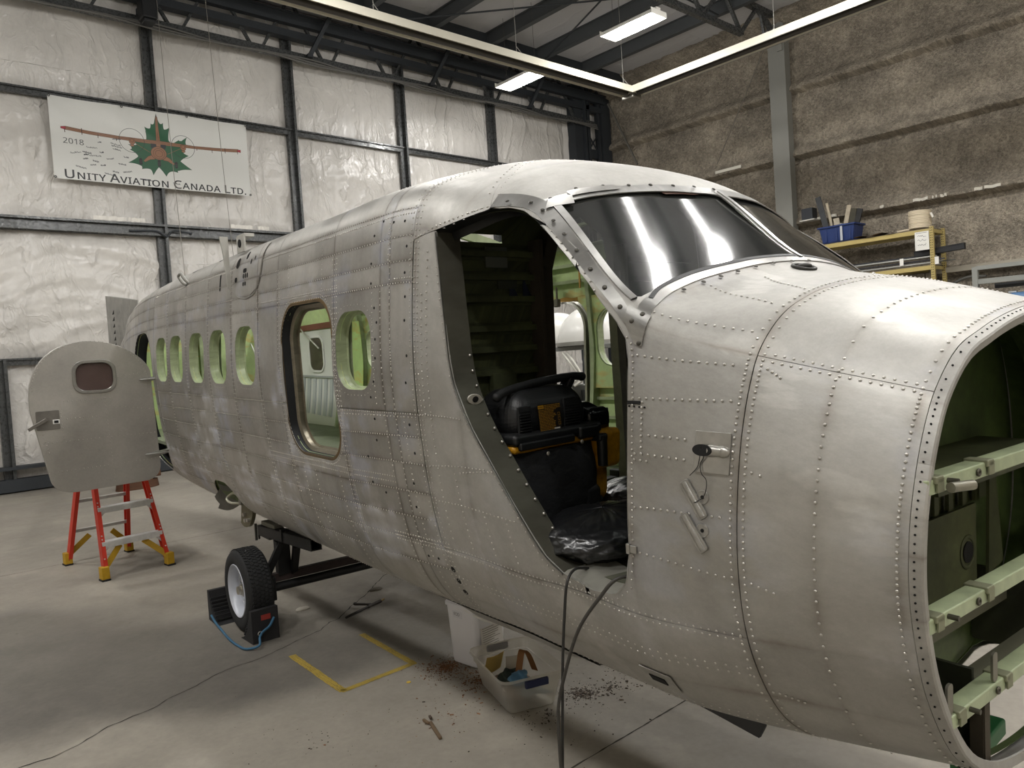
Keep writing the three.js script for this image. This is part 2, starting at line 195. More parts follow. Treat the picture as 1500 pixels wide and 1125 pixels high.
{
  const r = rng(21);
  for (let i = 0; i < COLX.length; i++) for (let j = 0; j < 4; j++) {
    const x0 = COLX[i], x1 = COLX[i + 1] ?? 17.75, y0 = GIRT[j], y1 = GIRT[j + 1], w = x1 - x0, h = y1 - y0, vis = x0 > 1, nu = vis ? Math.round(w / .045) : 8, nv = vis ? Math.round(h / .05) : 6, so = r(), drape = j === 1 && i === 3 ? 1 : r() * .35;
    const seamX = .35 + .3 * r(), seam2 = seamX > .5 ? seamX - .36 : seamX + .36;
    const f = (u, v) => {
      const eu = Math.min(u, 1 - u) * w, ev = Math.min(v, 1 - v) * h; let z = .085 * Math.pow(Math.sin(Math.PI * u), .6) * Math.pow(Math.sin(Math.PI * v), .45);
      const n1 = samp(N1, u * w * .42 + so, v * h * .07 + so), n2 = samp(N2, u * w * .3 + so * 3, v * h * .05), rd = Math.pow(1 - Math.abs(2 * n1 - 1), 3), rd2 = Math.pow(1 - Math.abs(2 * n2 - 1), 3);
      z += (.026 * rd + .016 * rd2) * (.35 + .65 * Math.exp(-ev / .55)) * smooth(0, .1, ev);
      const n3 = samp(N1, u * w * .12 + v * h * .3 + so, v * h * .28 - u * w * .2 + so); z += .03 * Math.pow(1 - Math.abs(2 * n3 - 1), 4) * Math.exp(-eu / .5);
      if (drape) { const sag = v * h + .55 * Math.pow(u - .55, 2) * w, n4 = samp(N1, sag * .33 + so, u * .25 + so); z += drape * .08 * Math.pow(1 - Math.abs(2 * n4 - 1), 2) * smooth(0, .3, ev); }
      for (const s of [seamX, seam2]) z -= .02 * Math.exp(-Math.abs(u - s) * w / .015) * smooth(0, .15, ev);
      return V(mix(x0, x1, u), mix(y0, y1, v), RZ0 - .1 + z);
    };
    part('insulation_panel', gridGeo(nu, nv, f, (u, v) => [x0 + u * w + so * 7, v * h + so * 5]), filmM, wallFar);
  }
  // steel members proud of the film
  for (const x of COLX) { if (x === 16) continue; if (x === 2.08) { part('column', [box(.16, 2.2, .12, x, 1.1, RZ0), box(.05, 2.2, .1, x + .05, 1.1, RZ0 + .1)], steelM, wallFar); } else part('column', [box(.17, 8.6, .1, x, 4.5, RZ0, .004), box(.05, 8.6, .14, x + .055, 4.5, RZ0 + .08)], steelM, wallFar); }
  for (const y of [2.15, 6.72]) part('girt', [box(24, .1, .09, 4.5, y, RZ0 + .01), box(24, .03, .13, 4.5, y + .05, RZ0 + .03)], steelM, wallFar);
  part('girt', [box(24.5, .22, .1, 4.5, 4.48, RZ0 + .02), box(24.5, .04, .2, 4.5, 4.57, RZ0 + .06), box(24.5, .05, .18, 4.5, 4.4, RZ0 + .06)], steelM, wallFar);
  part('door_joint_bead', [tube([[4.2, 4.43, RZ0 + .17], [4.7, 4.44, RZ0 + .17], [4.85, 4.36, RZ0 + .17], [4.95, 4.47, RZ0 + .17], [5.3, 4.44, RZ0 + .17]], .02, 30, 6)], darkSteelM, wallFar);
  part('sill_beam', [box(25, .2, .22, 4.5, .12, RZ0 + .12), box(25, .05, .3, 4.5, .4, RZ0 + .06)], darkSteelM, wallFar);
  part('edge_column', [box(.32, 9.3, .3, 16.35, 4.65, RZ0 + .1), box(.12, 9.3, .36, 16.75, 4.65, RZ0 + .1), box(.05, 9.3, .4, 16.55, 4.65, RZ0 + .15)], darkSteelM, wallFar);
  part('corner_column', [box(.36, 9.3, .3, 17.5, 4.65, RZ0 + .15), box(.07, 9.3, .07, 17.2, 4.65, RZ0 + .25)], darkSteelM, wallFar);
  part('cross_beam', box(.9, .25, .12, 17.05, 7.45, RZ0 + .1), darkSteelM, wallFar);
  for (const [a, b] of [[[16.8, 8.1], [17.35, 7.45]], [[17.35, 8.1], [16.8, 7.45]], [[16.8, 7.3], [17.35, 6.6]]]) part('cross_rod', rod(V(a[0], a[1], RZ0 + .12), V(b[0], b[1], RZ0 + .12), .022), darkSteelM, wallFar);
  const torn = M(0xece9e2, .7); for (const [x, w] of [[3.9, .55], [6.3, .45], [6.75, .25], [4.35, .3]]) part('torn_film', gridGeo(14, 3, (u, v) => V(x + (u - .5) * w, 4.6 + v * .07 + .004 * Math.sin(u * 17 + x * 9), RZ0 + .17 + .02 * Math.sin(u * 23)), null), torn, wallFar);
}
// truss in front of the film wall
const trussFar = new THREE.Group(); trussFar.name = 'wall_far_truss'; structure(trussFar, 'dark steel truss along the top of the film wall'); scene.add(trussFar);
{
  const Z = -14.72; part('chord', [bar(V(-8, 8.22, Z), V(17, 8.22, Z), .12, .1), bar(V(-8, 8.3, Z), V(17, 8.3, Z), .03, .07)], steelM, trussFar);
  part('chord', [box(25, .22, .14, 4.9, 8.98, Z + .03), box(25, .03, .26, 4.9, 9.08, Z + .03), box(25, .16, .1, 4.9, 8.7, Z - .05), box(25, .02, .2, 4.9, 8.62, Z - .05)], darkSteelM, trussFar);
  for (let k = 0; k < 16; k++) { const x = 16.32 - k * 1.575; for (const s of [-1, 1]) part('web', bar(V(x + s * .08, 8.24, Z - .05), V(x + s * .74, 9.38, Z - .05), .05, .07, V(0, 0, 1)), steelM, trussFar); }
  for (const x of [4.75, 7.95, 11.1, 14.3]) part('knee_brace', [bar(V(x, 8.27, Z + .12), V(x + .55, 9.3, Z + .3), .08, .08, V(0, 0, 1)), box(.12, .06, .1, x, 8.27, Z + .12)], darkSteelM, trussFar);
  part('cable_bundle', [0, 1, 2].map((k) => tube(Array.from({ length: 17 }, (_, i) => V(1 + i, 8.18 - .03 * k + .035 * Math.sin(i * 2.1 + k), Z + .09 + .015 * k)), .018, 160, 5)), M(0x6b6a66, .6), trussFar);
}
{ // hoist casing at the top left
  const h = thing('hoist_housing', 'dark hoist housing on the film wall above the banner column', 'hoist', [4.62, 8.05, -14.2]);
  part('casing', box(.26, 1.3, .3, 0, .65, 0, .03), M(0x17191b, .5, .2), h); part('cap', box(.2, .06, .24, 0, -.03, 0, .015), M(0x1c1e20, .5), h); part('bracket', box(.12, .1, .3, 0, .3, -.28), darkSteelM, h);
}
for (const [a, b, l] of [[[4.86, 9.3], [5.0, 3.0], 'thin pull rope hanging before the left side of the banner'], [[5.75, 9.3], [5.95, 3.2], 'thin pull rope hanging before the right side of the banner']]) tag(part('pull_rope', tube([V(a[0], a[1], -14.42), V((a[0] + b[0]) / 2 - .03, (a[1] + b[1]) / 2, -14.4), V(b[0], b[1], -14.45)], .006, 40, 5), M(0x8f8b83, .8), scene), l, 'rope');

// ---- rough wall of sprayed fibre
const T_FIBC = tex(1024, 1024, (u, v) => { const a = samp(N3, u * 2, v * 2), b = samp(N2, u, v), c = samp(N1, u, v), d = samp(N3, u * 5 + .3, v * 5); let k = 146 + 62 * (a - .5) + 44 * (b - .5) + 26 * (c - .5) + 46 * (d - .5); return [k * 1.045, k * .985, k * .885]; }, true, [1 / 2.4, 1 / 2.4]);
const T_FIBB = tex(1024, 1024, (u, v) => 255 * (.45 * samp(N3, u * 2, v * 2) + .3 * samp(N2, u * 2, v * 2) + .25 * samp(N3, u * 6, v * 6)), false, [1 / 2.4, 1 / 2.4]);
const fibreM = new THREE.MeshStandardMaterial({ map: T_FIBC, bumpMap: T_FIBB, bumpScale: .09, roughness: .97 });
const wallRight = new THREE.Group(); wallRight.name = 'wall_right'; structure(wallRight, 'rough brown grey sprayed fibre wall with protruding ledges'); scene.add(wallRight);
const LEDGE = [1.3, 2.82, 4.4, 6.02, 7.58];
{
  part('backing', box(.3, RH + .6, RZ1 - RZ0 + 1, RX1 + .45, RH / 2, (RZ0 + RZ1) / 2), M(0x55504a, .95), wallRight);
  const prof = (y, z) => { let p = 0; for (const L of LEDGE) { const e = .03 * (samp(N2, z * .35, L) - .5) * 2, d = y - L - e; if (d > -.02 && d < .35) p += .23 * smooth(-.02, .015, d) * (1 - smooth(.07, .36, d)); if (d < 0 && d > -.3) p -= .07 * smooth(-.3, 0, d); } return p; };
  for (let k = 0; k < 3; k++) { const z0 = [-15.2, -9.1, 0][k], z1 = [-9.1, 0, 8.2][k], nz = Math.round((z1 - z0) / (k < 2 ? .05 : .2)), ys = []; for (let y = 0; y < RH + .1; y += (k < 2 && y > 1.9 ? .03 : .12)) ys.push(y); ys.push(RH + .1);
    part('fibre_panel', gridGeo(nz, ys.length - 1, (u, v) => { const z = mix(z0, z1, u), y = ys[Math.round(v * (ys.length - 1))]; const rough = .05 * (samp(N1, z * .3, y * .3) - .5) + .05 * (samp(N3, z * .35, y * .35) - .5) + .035 * (samp(N3, z * 1.1, y * 1.1) - .5); return V(RX1 - prof(y, z) - rough, y, z); }, (u, v) => [mix(z0, z1, u), ys[Math.round(v * (ys.length - 1))]]), fibreM, wallRight); }
  const grey = M(0x85857f, .6, .05); part('column', [box(.3, RH, .34, RX1 - .3, RH / 2, -9.17), box(.03, RH, .42, RX1 - .46, RH / 2, -9.17), box(.05, .5, .12, RX1 - .5, 8.75, -9.05), box(.5, .25, .2, RX1 - .45, 8.9, -9.17)], grey, wallRight);
  const strap = M(0xd8d4c8, .8); const r = rng(4);
  for (const [z, w] of [[-8.55, .42], [-6.2, .3], [-5.75, .12], [-5.1, .14], [-4.85, .28], [-7.0, .1], [-8.1, .2], [-5.92, .1]]) part('torn_facing', gridGeo(12, 3, (u, v) => V(RX1 - .25 - .02 * Math.sin(u * 9 + z), 4.4 + .03 + v * .06 + .008 * Math.sin(u * 7 + z * 5), z + (u - .5) * w)), strap, wallRight);
  part('torn_facing', box(.02, .07, .75, RX1 - .26, 6.12, -10.75), strap, wallRight);
  part('pipe', [bar(V(RX1 - .2, 2.9, -6.1), V(RX1 - .2, 2.9, 4), .14, .12, V(0, 1, 0), .02)], M(0xa09a8c, .85), wallRight);
}
tag(part('brace_cable', rod(V(RX1 - .55, 8.7, -9.4), V(RX1 - .36, 6.3, -11.0), .012), M(0x77736a, .7, .3), scene), 'thin steel brace cable slanting across the fibre wall left of the column', 'cable');
tag(part('brace_rod', bar(V(17.4, 8.85, -14.5), V(17.45, 6.9, -13.6), .06, .04), M(0x6e6b64, .7, .2), scene), 'slanting grey steel brace in the far corner beside the corner column', 'brace');
// ---- remaining walls and ceiling
const plainFilm = M(0xcfc9be, .6); const wl = new THREE.Group(); wl.name = 'wall_left'; structure(wl); scene.add(wl); part('sheet', box(.3, RH + .6, RZ1 - RZ0 + 1, RX0 - .15, RH / 2, (RZ0 + RZ1) / 2), plainFilm, wl);
const wn = new THREE.Group(); wn.name = 'wall_near'; structure(wn); scene.add(wn); part('sheet', box(RX1 - RX0 + 1, RH + .6, .3, (RX0 + RX1) / 2, RH / 2, RZ1 + .15), plainFilm, wn);
const T_CEILB = tex(512, 512, (u, v) => { let s = Math.pow(1 - Math.abs(2 * samp(N1, u, v * .5) - 1), 3); return 60 + 150 * s; }, false, [1 / 2.5, 1 / 2.5]);
const ceilM = new THREE.MeshStandardMaterial({ color: 0xbcbcbe, roughness: .5, bumpMap: T_CEILB, bumpScale: .02 });
const ceil = new THREE.Group(); ceil.name = 'ceiling'; structure(ceil, 'grey white film ceiling crossed by dark steel purlins'); scene.add(ceil);
part('sheet', box(RX1 - RX0 + 1, .3, RZ1 - RZ0 + 1, (RX0 + RX1) / 2, RH + .15, (RZ0 + RZ1) / 2), ceilM, ceil);
for (let k = 0; k < 15; k++) { const x = 15.52 - k * 1.67; part('purlin', [box(.03, .26, 21, x, RH - .15, -3.3), box(.14, .025, 21, x + .04, RH - .29, -3.3), box(.12, .02, 21, x, RH - .01, -3.3)], M(0x4d5052, .6, .25), ceil); }
part('rafter', [box(26, .5, .06, 5, RH - .25, -13.75), box(26, .04, .25, 5, RH - .5, -13.75)], darkSteelM, ceil);
part('eave_fibre', gridGeo(200, 6, (u, v) => { const z = mix(-15, 3, u), a = v * Math.PI / 2, rr = .55 + .12 * (samp(N3, z * .3, v * .5) - .5); return V(RX1 - rr * Math.cos(a) * 1.3 + .05, RH - rr * Math.sin(a) * .6 + .0, z); }, (u, v) => [u * 18, v]), fibreM, ceil);
for (const [a, b] of [[[9.6, -13.6], [13.8, -9.3]], [[10.5, -9.3], [15.4, -9.5]], [[13.9, -13.6], [12.1, -9.3]]]) part('tie_rod', rod(V(a[0], RH - .35, a[1]), V(b[0], RH - .35, b[1]), .02), darkSteelM, ceil);
const truss2 = new THREE.Group(); truss2.name = 'roof_truss'; structure(truss2, 'dark steel roof truss above the right wall column'); scene.add(truss2);
{
  const Z = -9.15, at = (x, y) => V(x, y, Z); part('chord', bar(at(-8, 8.6), at(15.75, 8.6), .12, .12), steelM, truss2); part('chord', bar(at(-8, 9.34), at(17.6, 9.34), .12, .12), steelM, truss2);
  for (let k = 0; k < 16; k++) { const x = 15.72 - k * 1.5; part('web', bar(at(x, 8.6), at(x + .75, 9.34), .07, .07, V(0, 0, 1)), steelM, truss2); part('web', bar(at(x, 8.6), at(x - .6, 9.34), .07, .07, V(0, 0, 1)), steelM, truss2); }
  part('web', bar(at(16.5, 9.34), at(17.45, 8.75), .1, .1, V(0, 0, 1)), steelM, truss2); part('web', bar(at(16.6, 9.34), at(16.75, 8.8), .06, .06, V(0, 0, 1)), steelM, truss2);
}
// ---- fluorescent fixtures
const whiteEnamel = M(0xe8e6df, .35), tubeGlow = new THREE.MeshStandardMaterial({ color: 0xffffff, emissive: LAMP_COLOR, emissiveIntensity: 6, roughness: .4 });
function makeLamp() {
  const o = new THREE.Group(); const W = .45, L = 1.2;
  for (const s of [-1, 1]) part('reflector', [extrude(polyShape([[0, .0], [.03, .07], [.075, .1], [.15, .1], [.195, .07], [.222, 0], [.217, 0], [.19, .065], [.148, .095], [.077, .095], [.035, .065], [.005, 0]]), L).translate(s > 0 ? .003 : -.225, 0, -L / 2)], whiteEnamel, o);
  for (const s of [-1, 1]) part('end_plate', box(W, .1, .008, 0, .05, s * L / 2), whiteEnamel, o); part('ballast_cover', box(.12, .05, L, 0, .125, 0, .01), whiteEnamel, o);
  for (let k = 0; k < 6; k++) part('tube', rod(V(-.1875 + k * .075, .035, -L / 2 + .02), V(-.1875 + k * .075, .035, L / 2 - .02), .0125, 10), tubeGlow, o);
  for (const s of [-1, 1]) part('hanger', [rod(V(0, .15, s * .45), V(-.12, .0, s * .45), .003, 5), rod(V(0, RH - LAMP_Y - .3, s * .45), V(0, .15, s * .45), .004, 5), rod(V(0, .3, s * .45), V(.14, .1, s * .45), .003, 5), rod(V(0, .3, s * .45), V(-.14, .1, s * .45), .003, 5)], M(0x55534f, .5, .5), o);
  return o;
}
{
  const proto = makeLamp();
  LAMPS.forEach(([x, z, across], i) => {
    const o = i ? proto.clone() : proto; o.name = numbered('fluorescent_lamp'); o.position.set(x, LAMP_Y, z); if (across) o.scale.set(.22, 1, 1.5); scene.add(o);
    tag(o, i === 0 ? 'lit fluorescent fixture hanging above the corner of the heater tubes, upper right of the two' : i === 1 ? 'lit fluorescent fixture hanging just below the long heater tube, nearer the far wall' : across ? 'long narrow lit strip lamp hanging above the nose, outside the picture' : 'lit fluorescent fixture hanging from the ceiling outside the picture', 'lamp', i > 1 ? 'ceiling lamps out of the picture' : 'ceiling lamps');
    const l = new THREE.RectAreaLight(LAMP_COLOR, LAMP_POWER, across ? .1 : .44, across ? 1.78 : 1.18); l.position.set(x, LAMP_Y - .004, z); l.rotation.x = -Math.PI / 2; l.castShadow = true; scene.add(l); l.name = 'lamp_light';
    const p = new THREE.PointLight(LAMP_COLOR, LAMP_SPILL, 0, 2); p.position.set(x, LAMP_Y - .06, z); p.castShadow = true; p.shadow.radius = 8; scene.add(p); p.name = 'lamp_spill';
  });
}
// ---- radiant heater tubes
{
  const hood = M(0xd9d4c3, .4, .35), under = M(0x4a4743, .45, .6), Y = 7.0;
  const o = thing('radiant_heater', 'long cream radiant tube heater hanging below the ceiling, turning a corner at the right wall', 'heater', [12.9, Y, -10.1]);
  const prof = () => polyShape([[-.17, -.02], [-.1, .15], [.1, .15], [.17, -.02], [.162, -.02], [.094, .142], [-.094, .142], [-.162, -.02]]);
  const along = (L) => extrude(prof(), L);
  part('reflector', along(15).rotateY(-Math.PI / 2).translate(.17, 0, 0), hood, o); part('reflector', along(14).translate(0, 0, -.17), hood, o);
  part('burner_tube', [rod(V(-15, .0, 0), V(.1, .0, 0), .05, 14)], under, o); part('burner_tube', [rod(V(0, 0, -.1), V(0, 0, 14), .05, 14)], under, o); part('elbow', box(.3, .12, .3, .03, -.03, -.03, .03), M(0x8b8880, .4, .6), o);
  for (let k = 0; k < 5; k++) { const p = k * 3 + .25; part('hanger', [rod(V(-p, .14, 0), V(-p, RH - Y - .2, 0), .006, 5), rod(V(-p, .3, 0), V(-p + .02, .15, .1), .008, 5)], M(0x8f8d86, .5, .5), o); if (k) part('hanger', [rod(V(0, .14, p), V(0, RH - Y - .2, p), .006, 5), box(.03, .06, .03, 0, .17, p)], M(0x8f8d86, .5, .5), o); }
  for (const s of [-1, 1]) part('edge_strip', rod(V(s * .172, -.022, 0), V(s * .172, -.022, 14), .008, 5), M(0x9b9992, .4, .6), o);
}
// ---------------------------------------------------------------- aircraft fuselage
// its own axes: x aft along the fuselage, y up, z to port; s = x + 4, height = y - 1.3, the skin from surf()
const plane = thing('aircraft_fuselage', 'stripped bare aluminium aircraft fuselage with open cockpit doorway and row of round cornered windows', 'aircraft');
{
  const a = V(.0780, .0254, -.9966).normalize(), st = V(0, 1, 0).cross(a).normalize(), up = a.clone().cross(st); if (up.y < 0) up.negate();
  const o = V(0, EYE, 0).addScaledVector(st, -2.37).addScaledVector(a, 4).addScaledVector(up, -1.3);
  plane.quaternion.setFromRotationMatrix(new THREE.Matrix4().makeBasis(a, up, st.clone().negate())); plane.position.copy(o);
}
const toWorld = (p) => p.clone().applyQuaternion(plane.quaternion).add(plane.position);       // fuselage axes -> room
const fus = (s, y, z) => V(s - 4, y + 1.3, z);
// v > 0 starboard (towards the camera), v < 0 port; off = distance outside the skin
function P(s, v, off = 0) { const av = Math.abs(v), sg = v < 0 ? 1 : -1, [w, y] = surf(s, av); if (!off) return V(s - 4, y + 1.3, sg * w); const n = norm(s, av); return V(s - 4 + n[0] * off, y + 1.3 + n[1] * off, sg * (w + n[2] * off)); }
function NRM(s, v) { const n = norm(s, Math.abs(v)); return V(n[0], n[1], (v < 0 ? 1 : -1) * n[2]); }
// signed distances in (s, v); positive outside the opening
const sdRR = (cs, cv, hs, hv, r) => (s, v) => { const x = Math.abs(s - cs) - hs + r, y = Math.abs(v - cv) - hv + r; return Math.hypot(Math.max(x, 0), Math.max(y, 0)) + Math.min(Math.max(x, y), 0) - r; };
function sdPoly(pts, r = 0) { return (x, y) => { let d = 1e9, inside = false; for (let i = 0, j = pts.length - 1; i < pts.length; j = i++) { const [ax, ay] = pts[i], [bx, by] = pts[j], ex = bx - ax, ey = by - ay, wx = x - ax, wy = y - ay, t = clamp((wx * ex + wy * ey) / (ex * ex + ey * ey)); d = Math.min(d, Math.hypot(wx - ex * t, wy - ey * t)); if ((ay > y) !== (by > y) && x < ax + (y - ay) / (by - ay) * ex) inside = !inside; } return (inside ? -d : d) - r; }; }
const mirror = (f) => (s, v) => f(s, -v);
const WIN = [3.135, 4.61, 5.158, 5.65, 6.195, 6.66].map((c) => sdRR(c, 1.415, .178, .175, .12));
const WINC = [3.135, 4.61, 5.158, 5.65, 6.195, 6.66];
const EXIT = sdRR(3.68, 1.555, .32, .385, .17);
const DOORPTS = [[2.452, .965], [2.412, 1.113], [2.373, 1.288], [2.319, 1.528], [2.229, 1.703], [2.124, 1.839], [1.997, 2.008], [1.882, 2.164], [1.805, 2.216], [1.655, 2.246], [1.55, 2.226], [1.495, 2.165], [1.472, 2.05], [1.469, 1.75], [1.469, 1.433], [1.475, 1.2], [1.49, 1.09], [1.529, 1.018], [1.643, .943], [1.772, .912], [1.918, .868], [1.991, .85], [2.07, .852], [2.149, .868], [2.286, .912]];
const DOOR = sdPoly(DOORPTS);
const WSPTS = [[1.93, .785], [1.912, .72], [1.848, .409], [1.79, .15], [1.769, .02], [1.474, .02], [1.478, .15], [1.492, .321], [1.514, .621], [1.505, .77], [1.495, .848]];
const WS = sdPoly(WSPTS), AFT = sdRR(7.46, 1.8, .44, .63, .32), GEAR = sdRR(5.68, 2.56, .27, .24, .2), ROOFCUT = (s, v) => Math.min(sdRR(3.78, -.27, .83, .6, .1)(s, v), sdRR(5.9, -.22, 1.0, .52, .1)(s, v), sdRR(7.9, -.26, .85, .54, .1)(s, v)), WELL = (s, v) => { const f = sdRR(.945, VMAX, .16, .41, .06); return f(s, Math.abs(v)); };
const vline = (s) => s < 2.153 ? .862 : s < 2.45 ? mix(.865, .955, (s - 2.153) / .297) : mix(.955, 1.0, (s - 2.45) / .16);
const cut = (...L) => (s, v) => { let m = -1e9; for (const f of L) m = Math.max(m, -f(s, v)); return m; };
// a sheet of skin over s0..s1, v0..v1, where f < 0; th thick
function sheet(s0, s1, v0, v1, o = {}) {
  const { d = .03, off = 0, th = .003, f = null, uv = (s, v) => [s, v] } = o, ns = Math.max(1, Math.ceil((s1 - s0) / d)), nv = Math.max(1, Math.ceil((v1 - v0) / d));
  const sx = (i) => mix(s0, s1, i / ns), vx = (j) => mix(v0, v1, j / nv), F = f ? new Float32Array((ns + 1) * (nv + 1)) : null;
  if (f) for (let j = 0; j <= nv; j++) for (let i = 0; i <= ns; i++) F[j * (ns + 1) + i] = f(sx(i), vx(j));
  const pts = [], key = new Map(), tris = [], vert = (k, s, v) => { let n = key.get(k); if (n === undefined) { n = pts.length; pts.push([s, v]); key.set(k, n); } return n; };
  for (let j = 0; j < nv; j++) for (let i = 0; i < ns; i++) {
    const c = [[i, j], [i + 1, j], [i + 1, j + 1], [i, j + 1]], fv = c.map(([a, b]) => F ? F[b * (ns + 1) + a] : -1); if (fv.every((x) => x >= 0)) continue; const poly = [];
    for (let k = 0; k < 4; k++) { const [a, b] = c[k], [e, g] = c[(k + 1) % 4], f0 = fv[k], f1 = fv[(k + 1) % 4]; if (f0 < 0) poly.push(vert(a + ',' + b, sx(a), vx(b)));
      if ((f0 < 0) !== (f1 < 0)) { let t = f0 / (f0 - f1); t = clamp(t, .001, .999); const id = (a < e || b < g) ? a + ',' + b + '>' + e + ',' + g : e + ',' + g + '>' + a + ',' + b; poly.push(vert(id, mix(sx(a), sx(e), t), mix(vx(b), vx(g), t))); } }
    for (let k = 1; k < poly.length - 1; k++) tris.push(poly[0], poly[k], poly[k + 1]);
  }
  const n = pts.length, pos = [], nor = [], uvs = [], idx = [], lay = th > 0 ? 2 : 1;
  const OUT = pts.map(([s, v]) => [P(s, v, off), NRM(s, v)]), INN = th > 0 ? pts.map(([s, v]) => P(s, v, off - th)) : null;
  OUT.forEach(([p, q], i) => { pos.push(p.x, p.y, p.z); nor.push(q.x, q.y, q.z); uvs.push(...uv(...pts[i])); });
  if (th > 0) INN.forEach((p, i) => { const q = OUT[i][1]; pos.push(p.x, p.y, p.z); nor.push(-q.x, -q.y, -q.z); uvs.push(...uv(...pts[i])); });
  for (let k = 0; k < tris.length; k += 3) { const [a, b, c] = [tris[k], tris[k + 1], tris[k + 2]]; idx.push(a, b, c); if (th > 0) idx.push(a + n, c + n, b + n); }
  // orientation check on the first triangle
  if (idx.length) { const A = OUT[tris[0]][0], B = OUT[tris[1]][0], C = OUT[tris[2]][0], q = B.clone().sub(A).cross(C.clone().sub(A)); if (q.dot(OUT[tris[0]][1]) < 0) for (let k = 0; k < idx.length; k += 3) { const t = idx[k + 1]; idx[k + 1] = idx[k + 2]; idx[k + 2] = t; } }
  if (th > 0) { const E = new Map(); for (let k = 0; k < tris.length; k += 3) for (let m = 0; m < 3; m++) { const a = tris[k + m], b = tris[k + (m + 1) % 3], kk = a < b ? a * 1e7 + b : b * 1e7 + a; E.set(kk, E.has(kk) ? 0 : [a, b]); }
    for (const e of E.values()) if (e) { const [a, b] = e, q = [OUT[a][0], OUT[b][0], INN[b], INN[a]], m = q[1].clone().sub(q[0]).cross(q[3].clone().sub(q[0])).normalize(), base = pos.length / 3; q.forEach((p, i) => { pos.push(p.x, p.y, p.z); nor.push(m.x, m.y, m.z); uvs.push(...uv(...pts[i === 0 || i === 3 ? a : b])); }); idx.push(base, base + 1, base + 2, base, base + 2, base + 3); } }
  const g = new THREE.BufferGeometry(); g.setAttribute('position', new THREE.Float32BufferAttribute(pos, 3)); g.setAttribute('normal', new THREE.Float32BufferAttribute(nor, 3)); g.setAttribute('uv', new THREE.Float32BufferAttribute(uvs, 2)); g.setIndex(idx); return g;
}
// strip along a (s, v) line: from (offset a, inward a) to ... profile given as [across, off] pairs
function strip(line, prof, o = {}) {                    // line: (s, v) points; across = metres to the left of travel in (s, v)
  const n = line.length, m = prof.length, closed = o.closed, pos = [], uvs = [], idx = []; let len = 0;
  for (let i = 0; i < n; i++) { const a = line[closed ? (i - 1 + n) % n : Math.max(0, i - 1)], b = line[closed ? (i + 1) % n : Math.min(n - 1, i + 1)], dx = b[0] - a[0], dy = b[1] - a[1], l = Math.hypot(dx, dy) || 1; if (i) len += Math.hypot(line[i][0] - line[i - 1][0], line[i][1] - line[i - 1][1]);
    prof.forEach(([ac, of], j) => { const p = P(line[i][0] - dy / l * ac, line[i][1] + dx / l * ac, of); pos.push(p.x, p.y, p.z); uvs.push(len, j * .02); }); }
  for (let i = 0; i < n - (closed ? 0 : 1); i++) for (let j = 0; j < m - (o.loop ? 0 : 1); j++) { const a = i * m + j, b = i * m + (j + 1) % m, c = ((i + 1) % n) * m + j, d = ((i + 1) % n) * m + (j + 1) % m; idx.push(a, c, b, b, c, d); }
  const g = new THREE.BufferGeometry(); g.setAttribute('position', new THREE.Float32BufferAttribute(pos, 3)); g.setAttribute('uv', new THREE.Float32BufferAttribute(uvs, 2)); g.setIndex(idx); g.computeVertexNormals(); return o.sharp === false ? g : toCreasedNormals(g, .6);
}
// reveal of an opening: outline points pushed straight inwards (towards the other side) by the given steps [shrink, depth]
function reveal(line, steps, o = {}) {
  const n = line.length, m = steps.length, pos = [], uvs = [], idx = [], closed = o.closed !== false; let len = 0;
  for (let i = 0; i < n; i++) { const a = line[closed ? (i - 1 + n) % n : Math.max(0, i - 1)], b = line[closed ? (i + 1) % n : Math.min(n - 1, i + 1)], dx = b[0] - a[0], dy = b[1] - a[1], l = Math.hypot(dx, dy) || 1; if (i) len += Math.hypot(line[i][0] - line[i - 1][0], line[i][1] - line[i - 1][1]);
    steps.forEach(([sh, dep], j) => { const p = P(line[i][0] - dy / l * sh, line[i][1] + dx / l * sh, .001); p.z += (line[i][1] > 0 ? 1 : -1) * dep; pos.push(p.x, p.y, p.z); uvs.push(len, j * .05); }); }
  for (let i = 0; i < n - (closed ? 0 : 1); i++) for (let j = 0; j < m - 1; j++) { const a = i * m + j, b = a + 1, c = ((i + 1) % n) * m + j, d = c + 1; idx.push(a, c, b, b, c, d); }
  const g = new THREE.BufferGeometry(); g.setAttribute('position', new THREE.Float32BufferAttribute(pos, 3)); g.setAttribute('uv', new THREE.Float32BufferAttribute(uvs, 2)); g.setIndex(idx); g.computeVertexNormals(); return toCreasedNormals(g, .7);
}
function rrLine(cs, cv, hs, hv, r, sg = 1, n = 8) { const out = []; for (const [sx, sy, a0] of [[1, 1, 0], [-1, 1, 1], [-1, -1, 2], [1, -1, 3]]) for (let k = 0; k <= n; k++) { const a = (a0 + k / n) * Math.PI / 2; out.push([cs + sx * (hs - r) + r * Math.cos(a), sg * (cv + sy * (hv - r) + r * Math.sin(a))]); } return out; }
function smoothLine(pts, n, closed = false) { const c = new THREE.CatmullRomCurve3(pts.map(([x, y]) => V(x, y, 0)), closed, 'centripetal'); return c.getSpacedPoints(n).slice(0, closed ? -1 : undefined).map((p) => [p.x, p.y]); }

